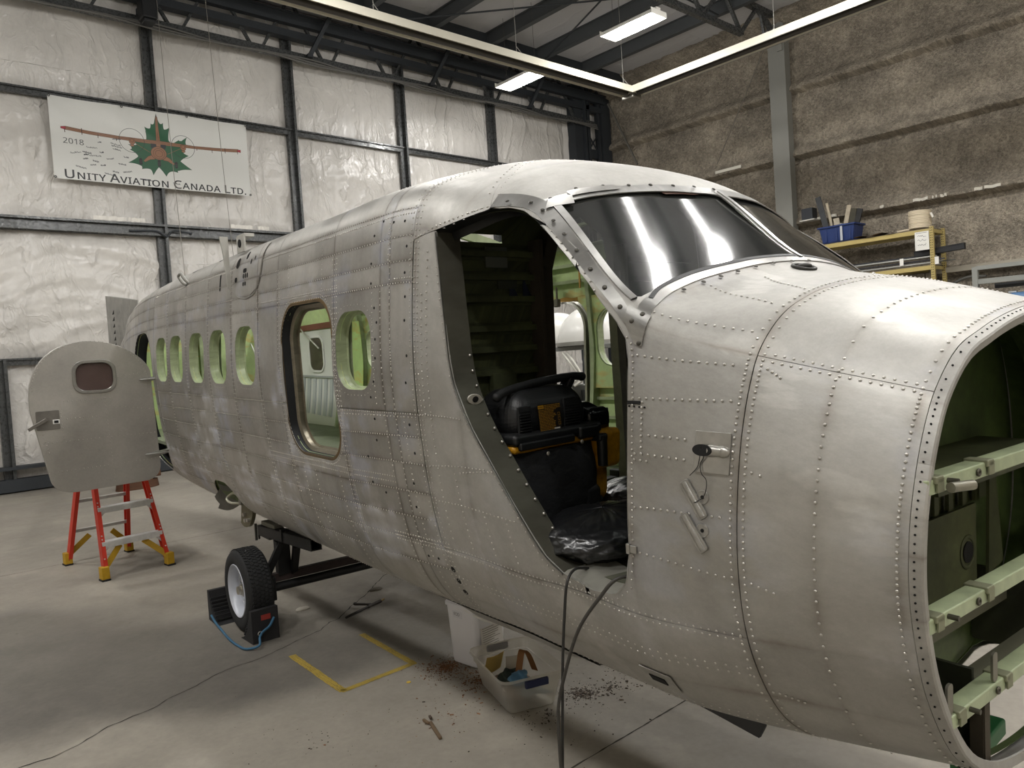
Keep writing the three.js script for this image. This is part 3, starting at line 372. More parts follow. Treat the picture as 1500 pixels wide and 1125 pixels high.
// ---- aluminium: rivet lines of the cabin and nose, shared by the textures and the rivets
const VL = [.883, .98, 1.075, 1.157, 1.68, 1.79, 1.905, 2.03, 2.15, 2.262, 2.37, 2.6, 2.85];
const SL = [2.585, 2.784, 2.867, 3.33, 4.06, 4.373, 4.862, 5.361, 5.917, 6.451, 6.92];
const NVL = [.957, 2.27, 2.5], NSL = [.765, .945, 1.133, 1.46, 2.3, 2.585];
function aluTextures(S0, S1, W, Hh, sl, vl, nose) {
  const near = (L, x) => { let d = 9, k = 0; L.forEach((l, i) => { const e = Math.abs(x - l); if (e < d) d = e; if (x > l) k = i + 1; }); return [d, k]; };
  const cs = new Float32Array(W), ci = new Int32Array(W), rs = new Float32Array(Hh), ri = new Int32Array(Hh), tone = (a, b) => { const h = Math.sin(a * 12.9898 + b * 78.233) * 43758.5453; return h - Math.floor(h); };
  for (let x = 0; x < W; x++) [cs[x], ci[x]] = near(sl, mix(S0, S1, (x + .5) / W)); for (let y = 0; y < Hh; y++) [rs[y], ri[y]] = near(vl, (y + .5) / Hh * VMAX);
  const q = nose ? .55 : 1;
  const color = tex(W, Hh, (u, v, x, y) => {
    const S = mix(S0, S1, u), G = v * VMAX, d = Math.min(cs[x], rs[y]), t = tone(ci[x] + (nose ? 40 : 0), ri[y]);
    const a = samp(N1, S * .33, G * .33), b = samp(N2, S * .9, G * .9), c = samp(N3, S * 1.7, G * 1.7), st = samp(N2, S * 2.2 + .1 * a, G * .12), sc = samp(N3, S * .35 + G * .9, G * .3 - S * .5), fine = samp(N3, S * 9, G * 9), e = samp(N4, S * .5 + .4, G * .5);
    let k = 180 + q * 20 * (t - .5) + 20 * (a - .5) + 14 * (b - .5) + 9 * (c - .5) + q * 14 * (st - .5) + 8 * (sc - .5) + 9 * (fine - .5), bl = 0, wm = 0;
    const low = smooth(1.3, 1.8, G) * (1 - smooth(2.3, 2.8, G));
    const smear = smooth(.55, .8, samp(N2, S * .55 + .2, G * .55)) * Math.exp(-d / .03) * (nose ? .35 : 1); k += 46 * smear * (.4 + low); bl += 13 * smear;
    const oxide = smooth(.55, .85, e) * low * (nose ? .45 : 1) * smooth(.35, .7, b); k += 9 * oxide; bl += 11 * oxide;
    const dirt = Math.exp(-d / .014) * (.35 + .65 * smooth(.35, .7, samp(N1, S * 1.1, G * 1.1 + .5))); k -= 30 * dirt + (nose ? 0 : 36 * Math.exp(-d / .0035)); wm += 3 * dirt;
    const scuff = smooth(.74, .86, samp(N1, S * .8 + G * .35, G * 1.6 - S * .4)); k += 15 * scuff * (1 - .5 * q);
    return [k + .5 + wm - bl * .45, k - 1.2 - bl * .1, k - 6 + bl - wm];
  }, true);
  const bump = tex(W, Hh, (u, v, x, y) => { const S = mix(S0, S1, u), G = v * VMAX, d = Math.min(cs[x] * 1.15, rs[y]); const dent = samp(N1, S * .42 + .3, G * .42), dent2 = samp(N2, S * .8, G * .8), f = samp(N3, S * 6, G * 6); return 60 + 66 * (1 - Math.exp(-d / (nose ? .02 : .016))) * (nose ? .18 : 1) + 62 * (dent - .5) + 30 * (dent2 - .5) * (1 - .4 * smooth(0, .1, d)) + 3 * (f - .5); });
  const rough = tex(W >> 1, Hh >> 1, (u, v) => { const S = mix(S0, S1, u), G = v * VMAX; return (nose ? 158 : 132) + 50 * (samp(N2, S * .9, G * .9) - .5) + 50 * (samp(N1, S * .6, G * .6) - .5) + 26 * (samp(N3, S * 3, G * 3) - .5); });
  for (const t of [color, bump, rough]) { t.repeat.set(1 / (S1 - S0), 1 / VMAX); t.offset.set(-S0 / (S1 - S0), 0); }
  return new THREE.MeshStandardMaterial({ color: 0xffffff, map: color, bumpMap: bump, bumpScale: nose ? .005 : .0075, roughnessMap: rough, roughness: 1, metalness: .93 });
}
const alu = aluTextures(2.585, 6.92, 1536, 1024, SL, VL, false), aluNose = aluTextures(.7, 2.605, 1024, 1536, NSL, NVL, true);
const brightAlu = new THREE.MeshStandardMaterial({ color: 0xc9c8c4, map: T_MOTTLE, roughness: .3, metalness: .95, bumpMap: T_GRAIN, bumpScale: .0004 });
const rivetM = M(0xc9c6c0, .34, .88), darkHole = M(0x0b0b0a, .9);
const T_GREEN = tex(512, 512, (u, v) => { const a = samp(N1, u, v), b = samp(N2, u, v), c = samp(N3, u, v); const st = smooth(.62, .8, samp(N2, u * .5 + .3, v * 1.5)), k = 1 + .14 * (a - .5) + .1 * (b - .5) + .08 * (c - .5); return [k * 192 + 12 * st, k * 212 - 18 * st, k * 154 - 26 * st]; }, true, [1 / 1.4, 1 / 1.4]);
const greenM = new THREE.MeshStandardMaterial({ map: T_GREEN, roughness: .55, side: THREE.DoubleSide }), greenPale = new THREE.MeshStandardMaterial({ color: 0xbfcca4, map: T_MOTTLE, roughness: .33, side: THREE.DoubleSide });
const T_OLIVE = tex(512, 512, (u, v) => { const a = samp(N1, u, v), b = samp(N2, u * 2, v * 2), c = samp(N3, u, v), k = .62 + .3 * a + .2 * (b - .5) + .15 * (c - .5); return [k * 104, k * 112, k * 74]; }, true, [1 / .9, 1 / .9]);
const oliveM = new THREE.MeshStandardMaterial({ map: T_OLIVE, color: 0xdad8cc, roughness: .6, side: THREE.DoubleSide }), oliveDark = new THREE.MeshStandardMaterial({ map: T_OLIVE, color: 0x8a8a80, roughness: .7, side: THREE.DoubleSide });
const brownFrame = new THREE.MeshStandardMaterial({ map: T_MOTTLE, color: 0x4a4133, roughness: .75, side: THREE.DoubleSide });
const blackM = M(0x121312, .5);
// ---- skin sheets
const skin = (s0, s1, v0, v1, o, m = alu) => part('skin_panel', sheet(s0, s1, v0, v1, o), m, plane);
const G = .0012, wsBoth = [WS, mirror(WS)];
skin(.75, 1.132, -.955, .955, { d: .022, off: .0008 }, aluNose);
skin(.75, 1.132, .957, VMAX, { d: .022, f: cut(WELL) }, aluNose); skin(.75, 1.132, -VMAX, -.957, { d: .03, f: cut(WELL) }, aluNose);
const fwd = cut(...wsBoth, DOOR);
skin(1.1345, 1.70, -2.27, 2.27, { d: .02, f: (s, v) => Math.max(fwd(s, v), Math.abs(v) < .93 || s < 1.69 ? -1 : 1) }, aluNose);
skin(1.1345, 2.6, 2.272, VMAX, { d: .03, off: .001 }, aluNose); skin(1.1345, 2.6, -VMAX, -2.272, { d: .04 }, aluNose);
const seam = (s, v) => { const vv = Math.min(Math.abs(v), .86), t = (vv - .3) / .56; return s - mix(2.5, 2.165, Math.pow(clamp(t), 1.25)); };
skin(1.7015, 2.602, -.93, 1.0, { d: .02, off: .0018, f: (s, v) => Math.max(fwd(s, v), seam(s, v) + .0012, v - vline(s)) }, aluNose);
skin(1.7015, 2.602, -.93, 1.02, { d: .02, off: .0005, f: (s, v) => Math.max(fwd(s, v), -seam(s, v) + .0012, v - vline(s)) }, aluNose);
skin(1.7015, 2.5985, .84, 2.27, { d: .018, off: -.0008, f: (s, v) => Math.max(fwd(s, v), vline(s) + .002 - v) }, aluNose); skin(1.7015, 2.5985, -2.27, -.932, { d: .03 }, aluNose);
const roofCut = cut(ROOFCUT), openS = cut(...WIN, EXIT, AFT, GEAR), openP = cut(...[...WIN, EXIT].map(mirror));
skin(2.604, 4.6, -.88, .88, { d: .035, f: roofCut }); skin(4.603, 6.9, -.88, .88, { d: .05, off: .001, f: roofCut }); skin(6.903, 9.2, -.88, .88, { d: .07, f: roofCut });
skin(2.603, 3.40, .882, 1.678, { d: .018, f: openS, off: .001 }); skin(2.603, 3.298, 1.68, VMAX, { d: .03, f: openS });
skin(3.402, 4.372, .882, 1.678, { d: .018, f: openS }); skin(3.3, 4.372, 1.68, VMAX, { d: .025, f: openS, off: .0008 });
skin(4.3745, 6.9, .882, 1.678, { d: .02, f: openS, off: .0008 }); skin(4.3745, 6.9, 1.68, VMAX, { d: .025, f: openS });
skin(6.9025, 9.2, .882, VMAX, { d: .035, f: openS }); skin(9.203, 13.8, -VMAX, VMAX, { d: .12 });
skin(2.603, 6.9, -VMAX, -.882, { d: .03, f: openP }); skin(6.903, 9.2, -VMAX, -.882, { d: .08 });
// ---- nose ring
part('nose_ring', strip(Array.from({ length: 161 }, (_, i) => [.737, mix(-VMAX, VMAX, i / 160)]), [[.0115, .0003], [-.012, .0008], [-.016, -.003], [-.016, -.024], [-.012, -.026], [.01, -.006], [.0115, 0]].map(([a, b]) => [-a, b])), aluNose, plane);
// ---- rivets (thousands, each too small to single out): one stuff part
const RV = [];
function rv(pts, pitch, r = .0034, off = 0) { let rest = 0; for (let i = 0; i < pts.length - 1; i++) { const [a, b] = [pts[i], pts[i + 1]], L = Math.hypot(b[0] - a[0], b[1] - a[1]); let t = rest; for (; t < L; t += pitch) RV.push([mix(a[0], b[0], t / L), mix(a[1], b[1], t / L), r, off]); rest = t - L; } }
const RS = .0037;
for (const v of [.883, .9]) rv([[2.62, v], [6.9, v]], .02, RS);
for (const v of [.98, 1.075]) rv([[2.63, v], [6.9, v]], .024, RS);
rv([[2.6, 1.157], [4.05, 1.157]], .022, RS); rv([[3.3, 1.13], [4.35, 1.13]], .022, RS); rv([[4.37, 1.157], [6.9, 1.157]], .03, RS); rv([[2.6, 1.14], [2.75, 1.14]], .02, RS);
rv([[2.3, 1.683], [3.33, 1.69]], .02, RS); rv([[2.62, 1.7], [3.33, 1.706]], .03, RS); rv([[4.06, 1.68], [6.9, 1.68]], .024, RS);
for (const v of [1.79, 1.905, 2.03]) { rv([[2.62, v], [3.34, v]], .022, RS); rv([[4.04, v], [6.9, v]], .026, RS); }
for (const v of [1.975, 2.0]) rv([[2.9, v], [4.35, v]], .022, RS);
for (const v of [2.15, 2.262, 2.37, 2.6]) rv([[2.62, v], [6.9, v]], .024, RS);
for (const v of [2.245, 2.262, 2.28]) rv([[2.55, v], [3.0, v]], .022, RS);
for (const v of [2.262, 2.285]) rv([[1.15, v], [2.6, v]], .022, .0034);
for (const v of [2.4, 2.425, 2.62, 2.66]) rv([[1.16, v], [2.6, v]], .03, .0032);
for (const v of [2.84, 2.87]) rv([[1.5, v], [5, v]], .02, .003);
for (const s of [2.565, 2.588, 2.62]) rv([[s, .5], [s, 2.95]], .022, .0033);
rv([[2.535, 1.2], [2.54, 1.7]], .03, RS);
for (const s of [2.784, 2.867, 2.942]) rv([[s, 1.18], [s, 1.66]], .026, RS);
rv([[2.784, .9], [2.784, 2.3]], .024, RS); rv([[2.8, .9], [2.8, 1.07]], .02, RS); for (const s of [2.72, 2.88]) rv([[s, 1.7], [s, 2.9]], .025, RS);
for (const s of [3.3, 3.322, 3.345]) rv([[s, 1.0], [s, 2.3]], .024, RS);
for (const s of [4.03, 4.055]) rv([[s, 1.0], [s, 2.2]], .024, RS);
for (const s of [3.45, 3.9, 3.75]) rv([[s, 2.0], [s, 2.9]], .026, RS); rv([[3.47, .9], [3.47, 1.12]], .022, RS); rv([[3.9, .9], [3.9, 1.13]], .022, RS);
for (const s of [4.36, 4.385, 4.85, 4.875, 5.35, 5.375, 5.905, 5.93, 6.44, 6.465, 6.88]) rv([[s, .9], [s, 2.9]], .025, RS);
{ const ring = (f, l, p, r) => rv(l, p, r); ring(0, rrLine(3.68, 1.555, .35, .415, .2, 1, 10).concat([[4.03, 1.555]]), .02, RS); for (const c of WINC) ring(0, rrLine(c, 1.415, .205, .2, .14).slice(0, 37), .034, .0024); }
for (const c of [.36, .64]) rv([[2.65, c], [4.5, c]], .03, .003);
// nose and cockpit
const NR = .0039;
for (const s of [.765, .773]) ; rv([[.7715, -1], [.7715, .3], [.771, .95], [.772, 3.0]], .032, NR); rv([[.945, -1.2], [.945, 3.0]], .05, NR);
for (const [s, o] of [[1.117, 0], [1.151, .012]]) rv([[s, -1.2 + o], [s, 3.0]], .032, NR);
for (const v of [.938, .975]) rv([[.785, v], [1.11, v]], .022, NR);
rv([[1.43, .874], [1.16, .872]], .0235, NR); rv([[1.446, 1.147], [1.165, 1.035]], .0235, NR); rv([[1.451, 1.364], [1.167, 1.237]], .0235, NR); rv([[1.395, 1.519], [1.18, 1.445]], .0235, NR); rv([[1.441, 1.623], [1.17, 1.535]], .0235, NR); rv([[1.443, 1.863], [1.165, 1.757]], .0235, NR); rv([[1.43, 2.04], [1.16, 2.02]], .0235, NR);
rv([[1.42, 1.37], [1.42, 1.63]], .027, NR); rv([[1.442, 1.65], [1.4, 1.64]], .021, NR); rv([[1.433, .599], [1.169, .76]], .026, NR); rv([[1.37, .37], [1.165, .585]], .026, NR); rv([[1.35, -.3], [1.165, .1]], .03, NR);
rv([[1.1, 1.02], [1.08, 1.04], [1.065, 1.06]], .017, NR); rv([[1.1, 2.02], [1.04, 2.045]], .02, NR); rv([[1.1, 1.535], [1.075, 1.54]], .022, NR); rv([[1.1, 2.48], [1.04, 2.5]], .015, NR);
for (const q of [.02]) { const l = DOORPTS.map(([s, v], i, A) => { const a = A[(i + A.length - 1) % A.length], b = A[(i + 1) % A.length], dx = b[0] - a[0], dy = b[1] - a[1], n = Math.hypot(dx, dy); return [s + dy / n * q * -1, v + dx / n * q]; }); const out = l.map(([s, v]) => { const d = DOOR(s, v); return d > 0 ? [s, v] : [2 * 0 + s, v]; }); rv(out.filter(([s, v]) => DOOR(s, v) > 0), .028, .0034); }
rv(DOORPTS.map(([s, v]) => [s + (s > 2 && v > 1 ? .02 : s > 1.8 && v > 1 ? .022 : s < 1.5 ? -.018 : 0), v + (v > 2.1 ? .02 : v < 1 ? -.02 : 0)]).filter(([s, v]) => DOOR(s, v) > .008), .03, .0034);
rv([[2.6, 1.0], [2.45, .94], [2.153, .85]], .026, .004); rv([[2.34, 1.91], [2.07, 1.86]], .024, NR); rv([[2.56, 1.905], [2.16, 1.87]], .024, NR); rv([[2.56, 2.05], [2.03, 2.05]], .024, NR); for (const s of [2.38, 2.22, 2.08]) rv([[s, s > 2.3 ? 1.92 : 2.07], [s - .02, 2.24]], .026, NR);
rv([[2.5, 1.04], [2.5, 2.24]], .03, NR);
for (const o of [-.024, .024]) { const l = []; for (let v = -.5; v <= .84; v += .05) { let s = 2.5; for (let k = 0; k < 20; k++) s -= seam(s, v); l.push([s + o, v]); } rv(l, .05, .0042); }
{
  const dome = new THREE.SphereGeometry(1, 8, 4, 0, Math.PI * 2, 0, Math.PI / 2); dome.scale(1, .7, 1);
  const bad = cut(...WIN, EXIT, AFT, GEAR, DOOR, WS, mirror(WS), ROOFCUT), keep = RV.filter(([s, v]) => bad(s, v) < -.004 && Math.abs(v) < VMAX && !(s > 1.19 && s < 1.27 && v > 1.42 && v < 1.6));
  const im = new THREE.InstancedMesh(dome, rivetM, keep.length), q = new THREE.Quaternion(), m = new THREE.Matrix4(), sc = V(1, 1, 1); im.name = 'rivet'; im.userData.kind = 'stuff';
  keep.forEach(([s, v, r, off], i) => { q.setFromUnitVectors(V(0, 1, 0), NRM(s, v)); m.compose(P(s, v, .0012 + off), q, sc.set(r, r, r)); im.setMatrixAt(i, m); }); im.castShadow = im.receiveShadow = true; plane.add(im); console.log('rivets', keep.length);
}
// drilled holes in the nose ring and dark screws on the cabin side
{
  const hole = (s, v, r, name = 'screw_hole', m = darkHole) => { const g = new THREE.CylinderGeometry(r, r, .003, 10), q = new THREE.Quaternion().setFromUnitVectors(V(0, 1, 0), NRM(s, v)); g.applyQuaternion(q); const p = P(s, v, .0006); return g.translate(p.x, p.y, p.z); };
  const L = []; for (let v = -1.2; v < 3.05; v += .042) L.push(hole(.738, v, .0024)); const h = part('flange_holes', L, darkHole, plane); h.userData.kind = 'stuff';
  for (const [s, v] of [[2.68, .925], [2.77, .92], [2.86, .905], [2.93, .95], [2.65, 1.02], [2.95, 1.06], [2.66, 1.12], [2.95, 1.14], [2.655, 1.21], [2.92, 1.24], [2.9, 1.3], [2.915, 1.37], [2.92, 1.45], [2.66, 1.3], [2.65, 1.44], [2.67, 1.55], [2.95, 1.55], [2.99, 1.62], [2.98, 1.72], [2.68, 1.735], [2.99, 1.82], [2.67, 1.86], [2.72, 1.99], [2.99, 2.06], [2.74, 2.1], [2.76, 2.33], [2.68, 2.33], [3.1, 1.9], [3.1, 2.02]]) part('screw', hole(s, v, .006), darkHole, plane);
  for (const v of [2.365, 2.42, 2.475]) part('plug_hole', hole(2.59, v, .014), darkHole, plane);
}
// ---- windshield
const glassM = new THREE.MeshPhysicalMaterial({ color: 0x777b78, roughness: .085, transmission: .9, thickness: 0, ior: 1.5, side: THREE.DoubleSide });
const T_DUST = tex(512, 512, (u, v) => 22 + 30 * (samp(N3, u, v) - .3) + 40 * smooth(.6, .9, samp(N2, u, v)));
for (const m of [1, -1]) {
  const q3 = (a, b, c) => { const A = P(a[0], a[1] * m, -.004), B = P(b[0], b[1] * m, -.004), C = P(c[0], c[1] * m, -.004); return (u) => A.clone().multiplyScalar(2 * (u - .5) * (u - 1)).addScaledVector(B, 4 * u * (1 - u)).addScaledVector(C, 2 * u * (u - .5)); };
  const lo = q3([1.462, .004], [1.485, .45], [1.478, .87]), hi = q3([1.784, .004], [1.868, .42], [1.955, .8]);
  part('windshield_pane', gridGeo(40, 24, (u, w) => { const a = lo(u), b = hi(u); return a.lerp(b, w); }), glassM, plane);
}
const fr = (line, w, h = .004, n = 40) => strip(smoothLine(line, n), [[w / 2, 0], [w / 2, h], [-w / 2, h], [-w / 2, 0]]);
for (const m of [1, -1]) {
  const f = (L) => L.map(([s, v]) => [s, v * m]);
  part('windshield_base_strip', fr(f([[1.45, .92], [1.462, .84], [1.488, .75], [1.496, .62], [1.474, .32], [1.46, .15], [1.456, 0]]), .04), brightAlu, plane);
  part('windshield_seal', fr(f([[1.475, .82], [1.503, .75], [1.511, .62], [1.489, .32], [1.475, .15], [1.471, 0]]), .012, .006), blackM, plane);
  part('windshield_top_strip', fr(f([[1.955, .79], [1.93, .71], [1.866, .405], [1.808, .15], [1.79, 0]]), .045), brightAlu, plane);
}
part('centre_post', [fr([[1.46, 0], [1.6, 0], [1.79, 0]], .05, .005), fr([[1.46, .0], [1.6, 0], [1.79, 0]], .016, .009)], brightAlu, plane);
// starboard pillar strip between pane and doorway, with its foot
part('pillar_strip', fr([[2.17, .834], [2.06, .817], [1.96, .812], [1.8, .85], [1.65, .885], [1.54, .92], [1.475, .985]], .062, .005, 60), brightAlu, plane);
part('pillar_inner_strip', fr([[1.96, .762], [1.8, .8], [1.65, .83], [1.5, .862]], .026, .007, 60), new THREE.MeshStandardMaterial({ color: 0xb5b4b0, map: T_MOTTLE, roughness: .38, metalness: .9 }), plane);
part('pillar_foot', sheet(1.425, 1.5, .885, 1.1, { d: .006, off: .005, th: .004, f: (s, v) => Math.max(sdPoly([[1.428, .9], [1.436, 1.092], [1.458, 1.096], [1.5, .98], [1.498, .9]])(s, v), -DOOR(s, v) + .001) }), brightAlu, plane);
{ const scr = (s, v) => { const g = new THREE.SphereGeometry(.0075, 10, 5, 0, 7, 0, 1.57).scale(1, .5, 1).applyQuaternion(new THREE.Quaternion().setFromUnitVectors(V(0, 1, 0), NRM(s, v))), p = P(s, v, .005); return g.translate(p.x, p.y, p.z); }; const sm = M(0x4d4b45, .45, .7);
  for (const [s, v] of [[2.1, .83], [2.0, .81], [1.93, .82], [1.86, .835], [1.79, .853], [1.72, .868], [1.65, .885], [1.585, .903], [1.52, .935], [1.475, .97], [1.452, .91], [1.444, 1.08], [1.96, .76], [1.955, .64], [1.92, .52], [1.885, .4], [1.86, .3], [1.835, .2], [1.82, .1], [1.81, 0], [1.46, .7], [1.458, .6], [1.452, .5], [1.446, .4], [1.44, .3], [1.435, .2], [1.43, .1], [1.43, 0]]) part('frame_screw', scr(s, v), sm, plane); }
part('tape_strip', [sheet(1.87, 1.965, .45, .71, { d: .02, off: .0075, th: .0005, f: sdPoly([[1.925, .7], [1.958, .69], [1.905, .46], [1.872, .46]]) }), sheet(1.88, 1.98, .69, .82, { d: .01, off: .0075, th: .0005, f: sdPoly([[1.885, .72], [1.93, .69], [1.96, .77], [1.925, .81]]) })], new THREE.MeshStandardMaterial({ color: 0xd9d8d3, map: T_MOTTLE, roughness: .28, metalness: .55 }), plane);
part('grip_tape', sheet(1.78, 1.84, .1, .3, { d: .02, off: -.002, th: .0005, f: sdPoly([[1.832, .29], [1.8, .12], [1.775, .12], [1.805, .29]]) }), M(0x5d4338, .6), plane);
part('hood_socket', (() => { const p = P(1.37, .13, .004), n = NRM(1.37, .13); return [new THREE.TorusGeometry(.035, .006, 8, 20).rotateX(Math.PI / 2).applyQuaternion(new THREE.Quaternion().setFromUnitVectors(V(0, 1, 0), n)).translate(p.x, p.y, p.z), new THREE.SphereGeometry(.022, 12, 6).scale(1.3, .5, .8).translate(p.x, p.y + .002, p.z)]; })(), M(0x3b3a37, .5, .5), plane);
// ---- doorway edge, sill, linings
const doorLoop = smoothLine(DOORPTS, 150, true), dA = doorLoop.filter(([s, v]) => v > .96 && s > 1.78 && !(v > 2.2)), dB = DOORPTS.slice(7, 13), dC = DOORPTS.slice(12, 25);
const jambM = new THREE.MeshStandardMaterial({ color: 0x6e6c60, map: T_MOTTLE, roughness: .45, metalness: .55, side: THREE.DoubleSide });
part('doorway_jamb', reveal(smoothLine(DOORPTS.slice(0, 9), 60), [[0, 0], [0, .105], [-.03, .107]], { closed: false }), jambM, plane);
part('doorway_edge', strip(smoothLine(DOORPTS.slice(0, 9), 60), [[-.002, .0], [-.002, .004], [-.012, .003], [-.013, 0]]), brightAlu, plane);
part('doorway_sill', reveal(smoothLine(DOORPTS.slice(8, 14), 40), [[0, 0], [0, .005], [.008, .02], [.012, .2]], { closed: false }), new THREE.MeshStandardMaterial({ color: 0xb3b1a6, map: T_MOTTLE, roughness: .45, metalness: .35, side: THREE.DoubleSide }), plane);
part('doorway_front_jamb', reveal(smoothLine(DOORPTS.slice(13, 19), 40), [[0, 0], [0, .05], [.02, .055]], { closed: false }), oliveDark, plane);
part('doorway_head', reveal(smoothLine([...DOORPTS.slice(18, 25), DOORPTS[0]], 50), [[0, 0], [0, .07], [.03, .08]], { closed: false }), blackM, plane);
{ const L = smoothLine(DOORPTS.slice(1, 9), 40); L.forEach(([s, v], i) => { if (i % 2 || i < 10) return; const p = P(s, v, 0); part('jamb_rivet', new THREE.SphereGeometry(.0062, 8, 5).translate(p.x - .004, p.y + .004, p.z + .09), rivetM, plane); });
  const p = P(2.285, 1.6, 0); part('latch_plate', [new THREE.CylinderGeometry(.026, .026, .006, 20).scale(.75, 1, 1.2).rotateZ(-1.2).rotateX(.2).translate(p.x - .012, p.y, p.z + .055)], M(0xbdbab0, .5, .1), plane); part('latch_hole', new THREE.CylinderGeometry(.012, .012, .008, 16).rotateZ(-1.2).rotateX(.2).translate(p.x - .0145, p.y, p.z + .055), darkHole, plane); }
const oliveNose = new THREE.MeshStandardMaterial({ map: T_OLIVE, color: 0xd6f0c0, roughness: .55, side: THREE.DoubleSide });
part('nose_lining', sheet(.765, 1.11, -VMAX, VMAX, { d: .04, off: -.02, th: .002, f: cut(WELL) }), oliveNose, plane);
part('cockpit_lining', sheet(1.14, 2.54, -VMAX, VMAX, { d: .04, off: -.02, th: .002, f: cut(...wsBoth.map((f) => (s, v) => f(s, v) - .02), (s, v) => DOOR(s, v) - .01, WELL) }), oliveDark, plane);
part('cabin_lining', sheet(2.56, 8.8, -VMAX, VMAX, { d: .035, off: -.022, th: .002, f: cut(...[...WIN, EXIT].flatMap((f) => [f, mirror(f)]), (s, v) => AFT(s, v), GEAR, ROOFCUT) }), greenM, plane);
for (const s of [2.87, 3.33, 4.06, 4.373, 4.862, 5.361, 5.917, 6.451, 6.95, 7.95]) for (const m of [1, -1]) { if (m > 0 && s > 7.1 && s < 7.85) continue; part('frame', strip(Array.from({ length: 61 }, (_, i) => [s, m * mix(s > 3.2 && s < 4.5 ? .36 : 0, VMAX - .3, i / 60)]), [[.003, -.022], [.003, -.075], [.03, -.075], [.03, -.078], [0, -.078], [0, -.022]], { loop: false }), greenPale, plane); }
for (const v of [.45, .7, .883, .98, 1.075, 1.79, 1.905, 2.03, 2.15]) for (const m of [1, -1]) { const runs = v > 1.17 && v < 1.95 ? [[2.6, 3.33], [4.06, 6.9]] : v < .5 ? [[2.6, 3.2], [4.5, 6.9]] : [[2.6, 6.9]]; for (const [a, b] of runs) part('stringer', strip(Array.from({ length: 21 }, (_, i) => [mix(a, b, i / 20), v * m]), [[0, -.022], [0, -.045], [.016, -.045], [.016, -.048], [-.003, -.048], [-.003, -.022]]), greenPale, plane); }
// window boxes and exits
for (const m of [1, -1]) {
  for (const c of WINC) part('window_surround', reveal(rrLine(c, 1.415, .178, .175, .12, m), m > 0 ? [[0, .0], [0, .055], [.012, .06]] : [[0, 0], [0, .055], [-.012, .06]]), greenPale, plane);
  const ex = rrLine(3.68, 1.555, .32, .385, .17, m, 12), k = m;
  part('exit_seal', reveal(ex, [[-.004 * k, -.002], [0, .001], [.004 * k, .045]]), M(0x16181c, .6, 0, { side: THREE.DoubleSide }), plane);
  part('exit_surround', reveal(ex, [[.004 * k, .045], [.022 * k, .055], [.018 * k, .085], [.03 * k, .09]]), new THREE.MeshStandardMaterial({ color: m > 0 ? 0xa79f8c : 0xd4d2c8, map: T_MOTTLE, roughness: .35, metalness: .7, side: THREE.DoubleSide }), plane);
  if (m > 0) part('exit_sealant', strip(ex, [[.003, .001], [-.008, .0025], [-.014, .0005]], { closed: true, sharp: false }), new THREE.MeshStandardMaterial({ color: 0x7a6440, map: T_MOTTLE, roughness: .9 }), plane);
}
part('aft_doorway_jamb', reveal(rrLine(7.46, 1.8, .44, .63, .32), [[0, 0], [0, .1], [.03, .1]]), M(0x24262a, .6, .2, { side: THREE.DoubleSide }), plane);
